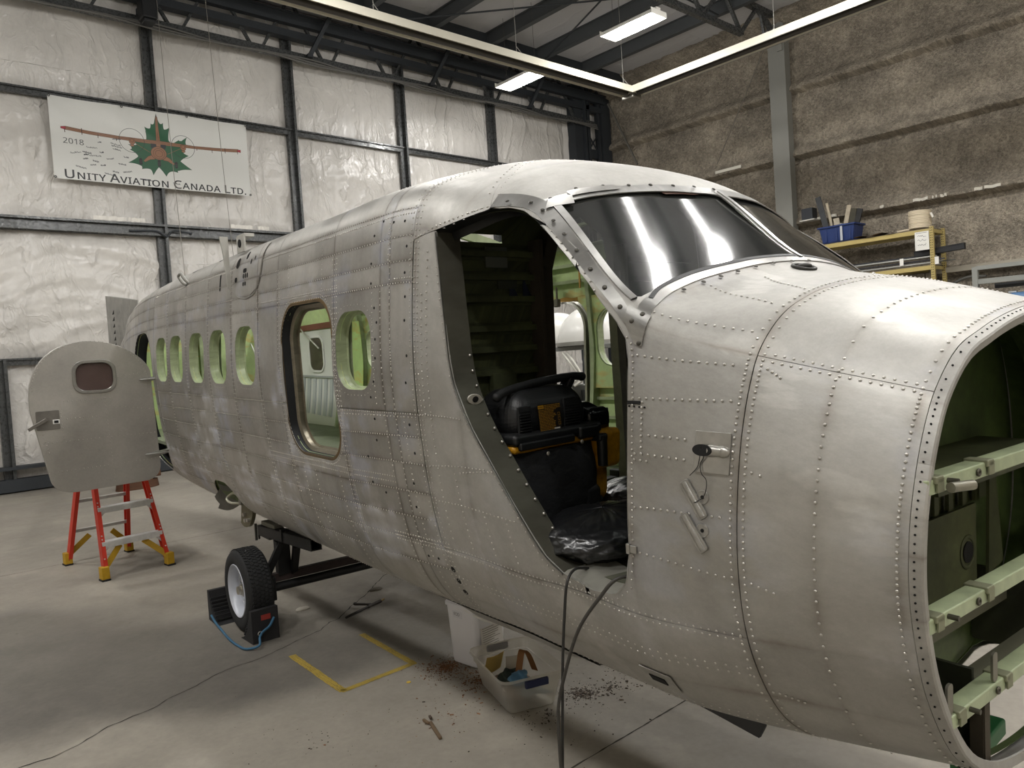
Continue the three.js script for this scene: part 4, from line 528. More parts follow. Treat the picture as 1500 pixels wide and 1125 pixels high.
// ---- bulkhead behind the cockpit with its passage
{
  const S = 2.545, sec = (off) => { const o = []; for (let i = 0; i <= 60; i++) { const [w, y] = surf(S, i / 60 * VMAX); o.push([-(w - off), y]); } return o; };
  const ring = sec(.022), outline = [...ring, ...ring.slice(0, -1).reverse().map(([w, y]) => [-w, y])], sh = polyShape(outline);
  const hole = new THREE.Path(); [[-.275, -.75], [-.262, -.3], [-.268, 0], [-.275, .28], [-.25, .4], [-.18, .49], [0, .54], [.14, .46], [.17, .3], [.17, 0], [.18, -.4], [.2, -.75]].forEach(([x, y], i) => i ? hole.lineTo(x, y) : hole.moveTo(x, y)); sh.holes.push(hole);
  sh.holes.push(roundRect(.078, .05, .024, -.665, .112, THREE.Path), roundRect(.21, .034, .004, -.55, .425, THREE.Path));
  const g = extrude(sh, .004).rotateY(Math.PI / 2); g.scale(1, 1, -1); const idx = g.index; const gg = g.toNonIndexed ? g.toNonIndexed() : g; { const p = gg.attributes.position; for (let i = 0; i < p.count; i += 3) { const a = [p.getX(i + 1), p.getY(i + 1), p.getZ(i + 1)]; p.setXYZ(i + 1, p.getX(i + 2), p.getY(i + 2), p.getZ(i + 2)); p.setXYZ(i + 2, ...a); } gg.computeVertexNormals(); }
  part('bulkhead', gg.translate(S - 4, 1.3, 0), oliveM, plane);
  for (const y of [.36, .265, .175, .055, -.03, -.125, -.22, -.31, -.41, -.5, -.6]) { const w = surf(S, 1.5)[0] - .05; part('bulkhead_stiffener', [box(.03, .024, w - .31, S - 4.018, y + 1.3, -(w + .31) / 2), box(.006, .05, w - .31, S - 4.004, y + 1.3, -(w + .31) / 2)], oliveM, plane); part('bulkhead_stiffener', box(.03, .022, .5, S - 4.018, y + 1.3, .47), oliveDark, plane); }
  part('passage_post', [bar(fus(S - .03, -.75, -.262), fus(S - .03, .3, -.255), .06, .05, V(1, 0, 0)), bar(fus(S - .03, .3, -.255), fus(S - .03, .46, -.2), .06, .05, V(1, 0, 0)), bar(fus(S - .03, -.75, -.3), fus(S - .03, .42, -.3), .02, .09, V(1, 0, 0))], brownFrame, plane);
  part('passage_post', [bar(fus(S - .03, -.75, .2), fus(S - .03, .3, .165), .045, .05, V(1, 0, 0)), bar(fus(S - .03, -.75, .235), fus(S - .03, .42, .21), .02, .08, V(1, 0, 0))], new THREE.MeshStandardMaterial({ color: 0x98958a, map: T_MOTTLE, roughness: .6, metalness: .2 }), plane);
  part('bulkhead_plate', box(.01, .085, .11, S - 4.012, 1.647, -.49, .003), M(0x5f625b, .6), plane); part('placard', box(.004, .035, .1, S - 4.012, 1.535, -.44), M(0x33372c, .6), plane);
  part('bulkhead_doubler', box(.006, .13, .17, S - 4.004, 1.412, -.68), oliveM, plane); part('bulkhead_plate', box(.03, .24, .12, S - 4.03, 1.05, -.5), oliveM, plane);
  for (const dy of [0, .13]) part('stencil', extrude(polyShape([[0, 0], [.05, 0], [.005, .09]]), .002).rotateY(-Math.PI / 2).translate(S - 4.009, 1.48, -.43 + dy * .55), M(0x20283a, .7), plane);
}
part('aft_bulkhead', (() => { const sec = []; for (let i = 0; i <= 60; i++) { const [w, y] = surf(8.75, i / 60 * VMAX); sec.push([w - .024, y]); } return extrude(polyShape([...sec, ...sec.slice().reverse().map(([w, y]) => [-w, y])]), .004).rotateY(Math.PI / 2).translate(8.75 - 4, 1.3, 0); })(), greenM, plane);
for (const z of [-.4, 0, .4]) part('bulkhead_stiffener', box(.03, 1.5, .03, 8.73 - 4, 1.1, z), greenPale, plane);
// floors
part('cockpit_floor', box(1.35, .03, 1.5, 1.87 - 4, -.765 + 1.3, 0), new THREE.MeshStandardMaterial({ color: 0x6b6c5c, map: T_MOTTLE, roughness: .6, metalness: .2 }), plane);
part('cabin_floor', box(6.2, .03, 1.48, 5.68 - 4, -.765 + 1.3, 0), new THREE.MeshStandardMaterial({ color: 0x8a9479, map: T_MOTTLE, roughness: .55 }), plane);
// ---- port side seen through the openings
{
  const white = M(0xd9dad6, .4), d = thing; const q = (s, v, off) => P(s, -v, off);
  const door = part('cargo_door', sheet(6.98, 8.7, -2.22, -1.19, { d: .05, off: -.03, th: .03, uv: (s, v) => [s, v] }), white, plane);
  part('window_glass', sheet(7.3, 7.62, -1.62, -1.26, { d: .015, off: -.064, th: .004, f: (s, v) => sdRR(7.46, 1.44, .15, .17, .09)(s, -v) }), M(0x4b3f3d, .25), door);
  part('window_rim', reveal(rrLine(7.46, 1.44, .17, .19, .1, -1), [[0, .062], [0, .072], [-.02, .072], [-.022, .062]]), M(0xe6e6e2, .35, 0, { side: THREE.DoubleSide }), door);
  for (let k = 0; k < 9; k++) part('rib', sheet(7.1 + k * .13, 7.16 + k * .13, -2.08, -1.7, { d: .03, off: -.06, th: .012 }), M(0xb9bec0, .5), door);
  part('trim_rail', sheet(6.98, 8.7, -1.69, -1.67, { d: .05, off: -.06, th: .014 }), M(0x9fa3a3, .5), door);
  part('liner_strip', sheet(7.0, 8.6, -1.18, -1.12, { d: .05, off: -.03, th: .02 }), M(0x7c4a3c, .6), plane); part('stay_rod', rod(fus(7.9, .35, .72), fus(7.35, .02, .78), .008), rivetM, plane);
  part('sealant_band', sheet(3.2, 3.62, -1.19, -1.155, { d: .03, off: -.05, th: .004, f: (s, v) => .004 * Math.sin(s * 40) + Math.abs(v + 1.172) - .012 }), M(0xa5813d, .9), plane);
  part('window_belt_liner', sheet(3.0, 3.45, -1.72, -1.16, { d: .02, off: -.055, th: .004, f: cut(mirror(WIN[0]), mirror(EXIT)) }), greenM, plane);
  const lp = part('port_liner_panel', sheet(6.4, 7.0, -1.82, -1.15, { d: .04, off: -.085, th: .006 }), new THREE.MeshStandardMaterial({ map: T_GREEN, color: 0xf4ffe6, roughness: .45 }), plane); part('wood_block', box(.12, .09, .02, 6.75 - 4, 1.3 - .19, .755), M(0xa4814e, .8), lp);
  part('overhead_tube', rod(fus(2.9, .5, .3), fus(3.9, .53, .72), .022, 12), M(0x6d6470, .35, .7), plane);
  part('hanging_tag', gridGeo(3, 4, (u, v) => fus(3.72 + (u - .5) * .1, .5 - v * .16, .72 + .01 * Math.sin(v * 4))), greenPale, plane);
  part('cable_clip', [rod(fus(3.58, .32, .74), fus(3.58, .2, .74), .006), box(.04, .05, .03, 3.58 - 4, 1.52, .74, .008)], M(0x6d675d, .6, .3), plane); part('tie_strap', box(.012, .16, .006, 3.42 - 4, 1.68, .79), M(0xb08a4a, .8), plane);
  part('inner_strut', rod(fus(5.53, .075, -.52), fus(5.36, -.085, -.52), .006), M(0xdfe3d8, .4), plane);
}
// ---- nose bay: cross bars, brackets, panels
{
  const bars = [[-.35, -.75, .75], [-.645, -.76, .76], [-.885, -.66, .66]], X = .745;
  bars.forEach(([y, z0, z1], i) => {
    part('cross_bar', box(.045, .034, z1 - z0, X - 4, y + 1.3, (z0 + z1) / 2, .004), greenPale, plane);
    for (const z of [z0 + .04, z0 + .3]) part('bar_clip', [box(.054, .016, .036, X - 4.002, y + 1.314, z, .003), box(.004, .03, .03, X - 4.027, y + 1.302, z + .004)], M(0x86886f, .5, .3), plane);
    part('bar_bolt', [new THREE.TorusGeometry(.007, .003, 6, 12).rotateY(Math.PI / 2).translate(X - 4.026, y + 1.3, z0 + .24), new THREE.CylinderGeometry(.006, .006, .03, 10).rotateZ(Math.PI / 2).translate(X - 4.03, y + 1.305, z0 + .09)], M(0x5c594e, .4, .7), plane);
  });
  part('hinge_bolt', rod(fus(.7, -.352, -.7), fus(.685, -.355, -.63), .011, 14), M(0x8d8a7c, .4, .6), plane);
  for (const [y, z] of [[-.83, -.66], [-.83, -.42]]) part('lug', extrude((() => { const s = roundRect(.026, .07, .012); s.holes.push(new THREE.Path().absarc(0, .018, .006, 0, 7)); return s; })(), .006).rotateY(Math.PI / 2).translate(X - 4.02, y + 1.3, z), M(0x7f7c70, .4, .6), plane);
  part('post', [box(.006, .17, .03, X - 4, .3, -.425), box(.03, .17, .004, X - 3.985, .3, -.44)], brownFrame, plane);
  const sec = []; for (let i = 0; i <= 60; i++) { const [w, y] = surf(1.12, i / 60 * VMAX); sec.push([w - .02, y]); } const sh = polyShape([...sec, ...sec.slice().reverse().map(([w, y]) => [-w, y])]);
  part('nose_bulkhead', extrude(sh, .004).rotateY(Math.PI / 2).translate(1.12 - 4, 1.3, 0), oliveNose, plane);
  part('battery_shelf', [box(.3, .012, 1.0, .97 - 4, -.42 + 1.3, .02), box(.012, .2, 1.0, .83 - 4 + .28 - .01, -.52 + 1.3, .02)], oliveM, plane);
  for (let k = 0; k < 9; k++) part('shelf_corrugation', box(.012, .18, .03, 1.075 - 4, -.52 + 1.3, -.42 + k * .1), oliveM, plane);
  part('equipment_panel', box(.01, .34, .62, 1.06 - 4, -.78 + 1.3, .02), oliveM, plane); part('panel_hole', new THREE.CylinderGeometry(.035, .035, .004, 24).rotateZ(Math.PI / 2).translate(1.053 - 4, -.76 + 1.3, .26), darkHole, plane);
  part('panel_doubler', new THREE.TorusGeometry(.05, .008, 6, 24).rotateY(Math.PI / 2).scale(.4, 1, 1).translate(1.054 - 4, -.76 + 1.3, .26), oliveM, plane);
  part('gusset', extrude(polyShape([[0, 0], [.12, .02], [.06, .36], [.02, .4]]), .01).rotateY(-Math.PI / 2).translate(1.04 - 4, -.85 + 1.3, .36), oliveM, plane);
  for (const [z, w] of [[-.42, .02], [.44, .03]]) part('well_side', box(.34, .26, .012, .945 - 4, -.98 + 1.3 + .0, z), oliveDark, plane);
  part('well_beam', [box(.05, .03, 1.1, .86 - 4, -.97 + 1.3, 0), box(.05, .03, 1.0, 1.03 - 4, -.93 + 1.3, 0)], M(0x6b6a58, .6, .2), plane);
  for (const s of [.88, 1.0]) part('nose_frame', strip(Array.from({ length: 81 }, (_, i) => [s, mix(-2.6, 2.6, i / 80)]), [[.003, -.02], [.003, -.075], [.028, -.075], [.028, -.078], [0, -.078], [0, -.02]]), oliveNose, plane);
}
// ---- fittings on the nose side
{
  const T = (s, v, off = 0) => { const n = NRM(s, v), x = V(1, 0, 0).addScaledVector(n, -n.x).normalize(), y = n.clone().cross(x); return new THREE.Matrix4().makeBasis(x, y, n).setPosition(P(s, v, off)); };   // x aft, y up-ish, z outward
  const put = (name, g, s, v, off, m, ang = 0, par = plane) => part(name, (Array.isArray(g) ? merge(g) : g).applyMatrix4(T(s, v, off).multiply(new THREE.Matrix4().makeRotationZ(ang))), m, par);
  const up = T(1.2, 1.5).elements[5] > 0 ? 1 : -1;
  put('static_port_plate', [box(.098, .105, .004, 0, 0, .002, .0015)], 1.205, 1.497, 0, brightAlu);
  put('static_port_tube', [new THREE.CylinderGeometry(.016, .02, .05, 20, 1, true).rotateZ(Math.PI / 2).scale(.7, .8, .8).translate(-.014, 0, .008), new THREE.SphereGeometry(.018, 16, 10).scale(1.2, .85, .7).translate(-.03, 0, .006)], 1.205, 1.49, .002, new THREE.MeshStandardMaterial({ color: 0xb5b3ad, roughness: .35, metalness: .9, side: THREE.DoubleSide }));
  put('static_port_mouth', new THREE.CylinderGeometry(.024, .024, .004, 28).rotateX(Math.PI / 2).scale(1.3, .62, 1).rotateY(.25).translate(.02, 0, .0165), 1.205, 1.49, .002, darkHole);
  { const wire = (pts) => tube(pts.map(([s, v, o]) => P(s, v, o)), .0012, 40, 5); part('loose_wire', wire([[1.222, 1.49, .02], [1.223, 1.53, .012], [1.232, 1.56, .01], [1.226, 1.6, .012], [1.214, 1.62, .01], [1.212, 1.66, .012], [1.222, 1.7, .01], [1.246, 1.735, .012]]), blackM, plane); part('loose_wire', wire([[1.228, 1.485, .02], [1.232, 1.54, .015], [1.24, 1.58, .01], [1.258, 1.625, .014]]), blackM, plane); }
  for (const v of [1.725, 1.868]) { put('scoop', [extrude(roundRect(.105, .026, .006), .003, .002).translate(0, 0, .002), new THREE.CylinderGeometry(.009, .009, .1, 14, 1, false, 0, Math.PI).rotateZ(Math.PI / 2).rotateX(Math.PI / 2).scale(1, 1, .7).translate(0, 0, .004)], 1.252, v, .001, brightAlu, up > 0 ? -2.18 : 2.18); put('scoop_seat', [new THREE.TorusGeometry(.0165, .0018, 6, 28), new THREE.CylinderGeometry(.016, .016, .002, 24).rotateX(Math.PI / 2)], 1.228, v - .022, .001, brightAlu); put('scoop_hole', new THREE.CylinderGeometry(.005, .005, .004, 14).rotateX(Math.PI / 2), 1.228, v - .022, .001, darkHole); }
  put('slot_hole', box(.045, .01, .003, 0, 0, 0, .004), 1.447, 1.385, .001, darkHole); for (let k = 0; k < 4; k++) put('screw_hole', new THREE.CylinderGeometry(.0028, .0028, .003, 10).rotateX(Math.PI / 2), 1.462 - k * .017, 1.41 - k * .006, .0006, darkHole);
  put('door_catch', [box(.03, .022, .006, 0, 0, .003, .002), box(.012, .03, .012, .014, 0, .004, .003)], 1.455, 2.035, 0, brightAlu);
  put('drain_plate', box(.12, .085, .003, 0, 0, .0015, .001), 1.49, 2.528, .001, aluNose); put('drain_hole', box(.06, .03, .004, 0, 0, .002, .004), 1.495, 2.528, .003, darkHole);
  // strake and blade antenna under the belly
  part('belly_strake', (() => { const A = []; for (let i = 0; i <= 30; i++) { const s = mix(1.95, 3.1, i / 30), k = Math.min(1, 6 * (i / 30) * (1 - i / 30)), [w, y] = surf(s, 2.74); A.push([s, y, w, k]); } return gridGeo(30, 4, (u, t) => { const [s, y, w, k] = A[Math.round(u * 30)]; const a = t * Math.PI; return fus(s, y + .015 - Math.sin(a) * .07 * k, -(w + .05 - t * .2)); }); })(), alu, plane);
  part('belly_blade', extrude(polyShape([[0, 0], [.29, 0], [.29, -.05], [.26, -.075], [.0, -.1], [-.02, -.06]]), .012, .003).translate(1.42 - 4, -1.19 + 1.3, -.38), M(0x2b2c2e, .5), plane);
}
// ---- wing root plate and roof fittings
{
  part('wing_root_plate', sheet(4.29, 4.8, .79, 1.09, { d: .012, off: .006, th: .003, f: (s, v) => sdPoly([[4.8, .6], [4.8, 1.03], [4.7, 1.07], [4.52, 1.08], [4.39, 1.04], [4.33, .96], [4.3, .8], [4.3, .6]])(s, v) }), alu, plane);
  part('plate_rim', strip(smoothLine([[4.8, 1.03], [4.7, 1.07], [4.52, 1.08], [4.39, 1.04], [4.33, .96], [4.31, .88]], 40), [[.005, .003], [0, .008], [-.005, .003]], { sharp: false }), brightAlu, plane);
  const hl = (s, v, w, h) => part('plate_hole', sheet(s - w, s + w, v - h, v + h, { d: .008, off: .0075, th: .002, f: sdRR(s, v, w, h, Math.min(w, h) * .9) }), darkHole, plane);
  for (const [s, v, w, h] of [[4.75, .87, .028, .03], [4.6, .84, .016, .022], [4.6, .925, .03, .012], [4.5, .885, .008, .014], [4.44, .87, .006, .012], [4.76, .965, .022, .014], [4.62, .955, .01, .014], [4.585, .955, .01, .014], [4.55, .955, .01, .014], [4.62, 1.0, .01, .012], [4.585, 1.0, .01, .012]]) hl(s, v, w, h);
  part('wing_fitting', [extrude(polyShape([[0, 0], [.02, .02], [.035, .22], [.05, .33], [.0, .33], [-.0, .2]]), .012).rotateY(Math.PI / 2).translate(4.8 - 4, .4 + 1.3, -.86), box(.14, .1, .01, 4.74 - 4, .68 + 1.3, -.8), box(.14, .02, .06, 4.74 - 4, .73 + 1.3, -.77)], M(0xb3b2ac, .5, .3), plane); part('fitting_hole', new THREE.CylinderGeometry(.025, .025, .014, 20).rotateX(Math.PI / 2).translate(4.75 - 4, .685 + 1.3, -.803), darkHole, plane);
  part('lifting_eye', tube([P(5.88, .88, .0), P(5.9, .86, .035), P(5.93, .84, .065), P(5.97, .85, .065), P(5.955, .875, .03), P(5.93, .89, .0)], .011, 40, 8), M(0x8f8e88, .5, .5), plane);
  for (const [s, v, w] of [[5.4, .7, .02], [5.1, .95, .012], [6.0, .72, .02], [4.96, .62, .015]]) part('roof_slot', sheet(s - w, s + w, v - .06, v + .06, { d: .015, off: .002, th: .003, f: sdRR(s, v, w, .055, w * .8) }), darkHole, plane);
}
// ---- wheel fairing stub with bracket
{
  const o = fus(5.66, -1.1, -.6); const m = M(0x6a6650, .45, .5), g = [];
  part('gear_bracket', [extrude((() => { const s = new THREE.Shape(); s.moveTo(-.13, .12); s.quadraticCurveTo(.0, .2, .1, .08); s.lineTo(.16, -.16); s.quadraticCurveTo(.06, -.2, -.04, -.14); s.quadraticCurveTo(-.16, -.04, -.13, .12); return s; })(), .02, .004).translate(o.x - .14, o.y + .02, o.z - .03)], m, plane);
  for (const [x, y] of [[-.02, -.1], [.0, -.06], [-.08, -.09]]) part('bracket_bolt', rod(V(o.x + x - .1, o.y + y, o.z - .03), V(o.x + x - .1, o.y + y, o.z - .055), .014, 10), rivetM, plane);
  part('lever', tube([V(o.x - .12, o.y + .03, o.z - .06), V(o.x + .02, o.y + .02, o.z - .1), V(o.x + .1, o.y + .04, o.z - .1), V(o.x + .06, o.y + .08, o.z - .07), V(o.x - .1, o.y + .06, o.z - .05)], .009, 40, 8), M(0xb9b7a6, .4, .4), plane); part('lever_hub', rod(V(o.x - .13, o.y + .045, o.z - .02), V(o.x - .13, o.y + .045, o.z - .08), .026, 14), M(0x8d8c84, .4, .6), plane);
  part('bracket_edge', tube([V(o.x - .27, o.y + .15, o.z - .035), V(o.x - .14, o.y + .2, o.z - .04), V(o.x - .04, o.y + .1, o.z - .04)], .012, 24, 8), brightAlu, plane);
  part('torn_skin', gridGeo(10, 6, (u, v) => V(o.x + .24 + .06 * v, o.y + .14 - v * .2 - .03 * Math.sin(u * 3), o.z - .12 + u * .16 + .02 * Math.sin(v * 9))), new THREE.MeshStandardMaterial({ color: 0xb5b4ae, roughness: .35, metalness: .9, side: THREE.DoubleSide }), plane);
  part('gear_bay', box(.5, .3, .5, o.x, o.y + .12, o.z + .32), M(0x1a1c18, .9), plane); part('bracket_foot', [rod(V(o.x - .2, o.y - .12, o.z), V(o.x - .2, o.y - .24, o.z), .01), rod(V(o.x - .26, o.y - .14, o.z), V(o.x - .26, o.y - .22, o.z), .008), box(.2, .03, .1, o.x - .28, o.y - .2, o.z + .08)], M(0x3a3a36, .5, .4), plane);
}
// ---- open aft door
{
  const A = V(7.0 - 4, 1.3, -.87), d = new THREE.Group(); d.name = 'cabin_door'; d.position.set(7.0 - 4, 1.3, -.88); d.rotation.y = 0; plane.add(d);
  // leaf drawn in (w, y): w = 0 at the hinge edge, growing away from the fuselage
  const W = .9, outline = new THREE.Shape(); outline.moveTo(.02, -.1); outline.lineTo(-.005, -.9); outline.quadraticCurveTo(.0, -1.0, .1, -1.02); outline.lineTo(.62, -1.035); outline.quadraticCurveTo(.78, -1.03, .8, -.92); outline.lineTo(.9, -.38); outline.quadraticCurveTo(.93, .0, .68, .13); outline.quadraticCurveTo(.46, .22, .24, .12); outline.quadraticCurveTo(.05, .02, .02, -.1);
  outline.holes.push(roundRect(.28, .235, .09, .44, -.115, THREE.Path));
  const T_DOOR = tex(512, 512, (u, v) => { const k = 178 + 22 * (samp(N1, u, v) - .5) + 14 * (samp(N2, u, v) - .5) + 10 * (samp(N3, u * 3, v * 3) - .5); return [k, k * .985, k * .955]; }, true, [1 / 1.2, 1 / 1.2]);
  const leafM = new THREE.MeshStandardMaterial({ map: T_DOOR, roughness: .45, metalness: .8, bumpMap: T_GRAIN, bumpScale: .0006 });
  const flip = (g) => g.rotateY(Math.PI / 2);             // (x, y, z) -> (z, y, -x): leaf spreads towards -z (starboard), thickness along x
  part('leaf', flip(extrude(outline, .05, .004, 20)), leafM, d);
  const rim = roundRect(.31, .265, .1, .44, -.115); rim.holes.push(roundRect(.275, .23, .09, .44, -.115, THREE.Path)); part('window_rim', flip(extrude(rim, .012, .004)).translate(-.014, 0, 0), brightAlu, d);
  part('window_pane', flip(extrude(roundRect(.285, .24, .09, .44, -.115), .006)).translate(.012, 0, 0), new THREE.MeshPhysicalMaterial({ color: 0x8a7874, roughness: .12, transmission: .75, thickness: 0 }), d);
  part('lock_plate', flip(extrude(roundRect(.16, .15, .01, .79, -.44), .004, .001)).translate(-.009, 0, 0), new THREE.MeshStandardMaterial({ color: 0x8f8b84, map: T_MOTTLE, roughness: .5, metalness: .7 }), d);
  part('handle', [rod(V(-.006, -.43, -.8), V(-.035, -.43, -.8), .018, 14), bar(V(-.035, -.43, -.8), V(-.04, -.5, -.93), .028, .012, V(1, 0, 0), .004)], M(0x77736d, .4, .6), d);
  part('lock_window', [box(.006, .035, .048, -.012, -.455, -.735, .002)], M(0xe5e4df, .4), d); part('keyhole', box(.006, .02, .03, -.0145, -.455, -.735), darkHole, d);
  const rows = [[[.06, -.1], [.27, -.13]], [[.02, -.42], [.36, -.36]], [[.36, -.36], [.36, -.36]], [[.02, -.62], [.85, -.62]], [[.0, -.84], [.82, -.86]], [[.38, -.27], [.35, -.99]], [[.34, -.3], [.7, -.3]], [[.7, -.36], [.69, -.6]], [[.42, -.44], [.68, -.44]], [[.83, -.55], [.8, -.7]]], pts = [];
  for (const [a, b] of rows) { const L = Math.hypot(b[0] - a[0], b[1] - a[1]); for (let t = 0; t < L; t += .03) pts.push([mix(a[0], b[0], t / L), mix(a[1], b[1], t / L)]); }
  for (let k = 0; k < 46; k++) { const a = Math.PI * (1 - k / 45); pts.push([.46 - .42 * Math.cos(a), -.2 + .375 * Math.sin(a)]); }
  const im = new THREE.InstancedMesh(new THREE.SphereGeometry(.0042, 8, 5), rivetM, pts.length), mm = new THREE.Matrix4(); pts.forEach(([w, y], i) => im.setMatrixAt(i, mm.makeTranslation(-.006, y, -w))); im.name = 'rivet'; im.userData.kind = 'stuff'; d.add(im);
  for (const y of [-.165, -.8]) part('hinge_arm', [new THREE.SphereGeometry(.03, 16, 10).scale(.6, .5, 3.2).translate(-.03, y, -.02), rod(V(-.02, y, -.06), V(-.0, y + .02, .1), .012, 10)], brightAlu, d);
}
// ---- fin stub at the tail
{
  const prof = (k, n = 24) => { const o = []; for (let i = 0; i <= n; i++) { const t = i / n, x = t * t; o.push([x, .16 * (Math.sqrt(x) * .6 - .3 * x - .12 * x * x + .02)]); } return o; };
  const pr = prof(), sh = polyShape([...pr.map(([x, z]) => [x * 2.2, z]), ...pr.slice().reverse().map(([x, z]) => [x * 2.2, -z])]);
  const g = extrude(sh, .74).rotateX(-Math.PI / 2); { const p = g.attributes.position; for (let i = 0; i < p.count; i++) p.setY(i, p.getY(i) * (1 + .14 * p.getX(i))); g.computeVertexNormals(); } part('fin_stub', g.translate(11.7 - 4, .1 + 1.3, 0), new THREE.MeshStandardMaterial({ map: T_MOTTLE, color: 0xb7b7b2, roughness: .42, metalness: .85 }), plane);
  for (let k = 0; k < 6; k++) part('fin_notch', extrude(polyShape([[0, 0], [.14, 0], [.0, .06]]), .004).translate(12.95 - 4, .72 - k * .1 + 1.3, -.094), darkHole, plane);
}
// ---------------------------------------------------------------- banner
{
  const T = canvasTex(2048, 838, (c, W, H) => {
    const X = (u) => u * W, Y = (v) => v * H, path = (pts, close = true) => { c.beginPath(); pts.forEach(([u, v], i) => i ? c.lineTo(X(u), Y(v)) : c.moveTo(X(u), Y(v))); if (close) c.closePath(); };
    c.fillStyle = '#dbdcd8'; c.fillRect(0, 0, W, H);
    // leaf with concave edges between its points
    const leaf = [[.505, .032], [.519, .144], [.538, .141], [.541, .221], [.569, .192], [.559, .357], [.579, .404], [.615, .342], [.631, .349], [.658, .295], [.652, .393], [.634, .505], [.66, .539], [.614, .622], [.672, .721], [.603, .748], [.598, .774], [.56, .771], [.537, .838], [.501, .725], [.47, .837], [.458, .765], [.416, .773], [.41, .731], [.352, .711], [.396, .633], [.399, .604], [.363, .541], [.371, .52], [.357, .479], [.391, .477], [.395, .457], [.369, .401], [.401, .405], [.447, .384], [.446, .282], [.443, .223], [.47, .233], [.476, .169], [.493, .157]];
    c.beginPath(); const cx = .505, cy = .52; leaf.forEach(([u, v], i) => { if (!i) { c.moveTo(X(u), Y(v)); return; } const [a, b] = leaf[i - 1], mx = (u + a) / 2, my = (v + b) / 2; c.quadraticCurveTo(X(mx + (cx - mx) * .07), Y(my + (cy - my) * .07), X(u), Y(v)); }); c.closePath(); c.fillStyle = '#1f5a3a'; c.fill(); c.lineWidth = 3; c.strokeStyle = '#12301f'; c.stroke();
    const brown = '#966b4e', line = '#3b2317'; c.lineWidth = 3; c.strokeStyle = line; c.lineJoin = 'round';
    path([[.501, .08], [.506, .05], [.511, .08], [.516, .4], [.496, .4]]); c.fillStyle = brown; c.fill(); c.stroke(); path([[.506, .05], [.506, .4]], false); c.stroke();
    // struts and legs
    for (const s of [-1, 1]) { path([[.505 + s * .045, .545], [.505 + s * .125, .44]], false); c.strokeStyle = '#8a6246'; c.lineWidth = 5; c.stroke(); c.strokeStyle = line; c.lineWidth = 3; path([[.505 + s * .03, .57], [.505 + s * .055, .6], [.505 + s * .08, .665], [.505 + s * .072, .68], [.505 + s * .045, .64], [.505 + s * .02, .63]]); c.fillStyle = brown; c.fill(); c.stroke(); }
    for (const u of [.412, .504, .592]) { c.fillStyle = '#1c1d1c'; c.beginPath(); c.roundRect(X(u) - 16, Y(.635), 32, Y(.085), 12); c.fill(); c.fillStyle = '#3d3e3c'; c.fillRect(X(u) - 12, Y(.67), 24, 5); c.fillRect(X(u) - 12, Y(.69), 24, 5); }
    // wing
    path([[.046, .368], [.067, .356], [.316, .391], [.505, .383], [.695, .395], [.944, .354], [.96, .375], [.942, .397], [.695, .43], [.505, .436], [.316, .43], [.065, .397], [.046, .387]]); c.fillStyle = brown; c.fill(); c.stroke();
    for (const k of [.3, .6]) { path([[.067, .356 + .04 * k], [.316, .391 + .04 * k], [.505, .383 + .05 * k], [.695, .395 + .035 * k], [.944, .356 + .04 * k]], false); c.lineWidth = 2; c.stroke(); }
    c.fillStyle = '#a52334'; for (const [a, b] of [[.046, .068], [.94, .96]]) { path([[a, .366], [b, .358], [b, .398], [a, .388]]); c.fill(); c.lineWidth = 2; c.stroke(); }
    c.strokeStyle = line; for (const [u, a, b, w] of [[.063, .385, .43, 7], [.14, .35, .43, 7], [.214, .4, .445, 6], [.3, .42, .455, 6], [.709, .42, .45, 6], [.794, .41, .45, 6], [.869, .36, .43, 7], [.941, .385, .425, 6]]) { c.lineWidth = w; path([[u, a], [u, b]], false); c.stroke(); }
    // propeller discs and engines
    for (const u of [.375, .635]) { c.lineWidth = 4; c.strokeStyle = '#26302a'; c.beginPath(); c.ellipse(X(u), Y(.425), Y(.15), Y(.15), 0, 0, 7); c.stroke(); c.strokeStyle = line; c.lineWidth = 3; c.fillStyle = brown; c.beginPath(); c.ellipse(X(u), Y(.435), 30, 34, 0, 0, 7); c.fill(); c.stroke(); c.beginPath(); c.arc(X(u), Y(.425), 17, 0, 7); c.stroke(); c.beginPath(); c.ellipse(X(u), Y(.485), 20, 12, 0, 0, 7); c.fill(); c.stroke(); }
    // cabin and nose
    path([[.467, .428], [.545, .427], [.541, .482], [.467, .484]]); c.fillStyle = '#20262a'; c.fill(); c.fillStyle = brown; path([[.494, .428], [.517, .428], [.515, .484], [.497, .484]]); c.fill(); c.beginPath(); c.ellipse(X(.505), Y(.545), 82, 72, 0, 0, 7); c.fill(); c.lineWidth = 4; c.stroke(); for (const r of [56, 36]) { c.beginPath(); c.ellipse(X(.506), Y(.55), r * 1.05, r, 0, 0, 7); c.lineWidth = 3; c.stroke(); }
    // lettering, wide small capitals
    const words = ['UNITY', 'AVIATION', 'CANADA', 'LTD.']; c.fillStyle = '#15171a'; const big = 122, small = 95; let w = 0; const font = (p) => `${p}px sans-serif`, sp = 4, gap = 34, sx = 1.33;
    const run = (draw) => { let x = 0; for (const word of words) { [...word].forEach((ch, i) => { c.font = font(i ? small : big); if (draw) { c.save(); c.translate(X(.041) + x * draw, Y(.985)); c.scale(sx * draw, 1); c.fillText(ch, 0, 0); c.lineWidth = 2.5; c.strokeStyle = '#15171a'; c.strokeText(ch, 0, 0); c.restore(); } x += c.measureText(ch).width * sx + sp; }); x += gap; } return x - gap; };
    w = run(0); run(X(.938) / w);
    c.strokeStyle = '#2a2c2e'; c.lineWidth = 4; c.font = '62px sans-serif'; c.save(); c.translate(X(.05), Y(.56)); c.scale(1.18, 1); c.fillStyle = '#36393b'; c.font = '76px sans-serif'; c.fillText('2018', 0, 0); c.restore();
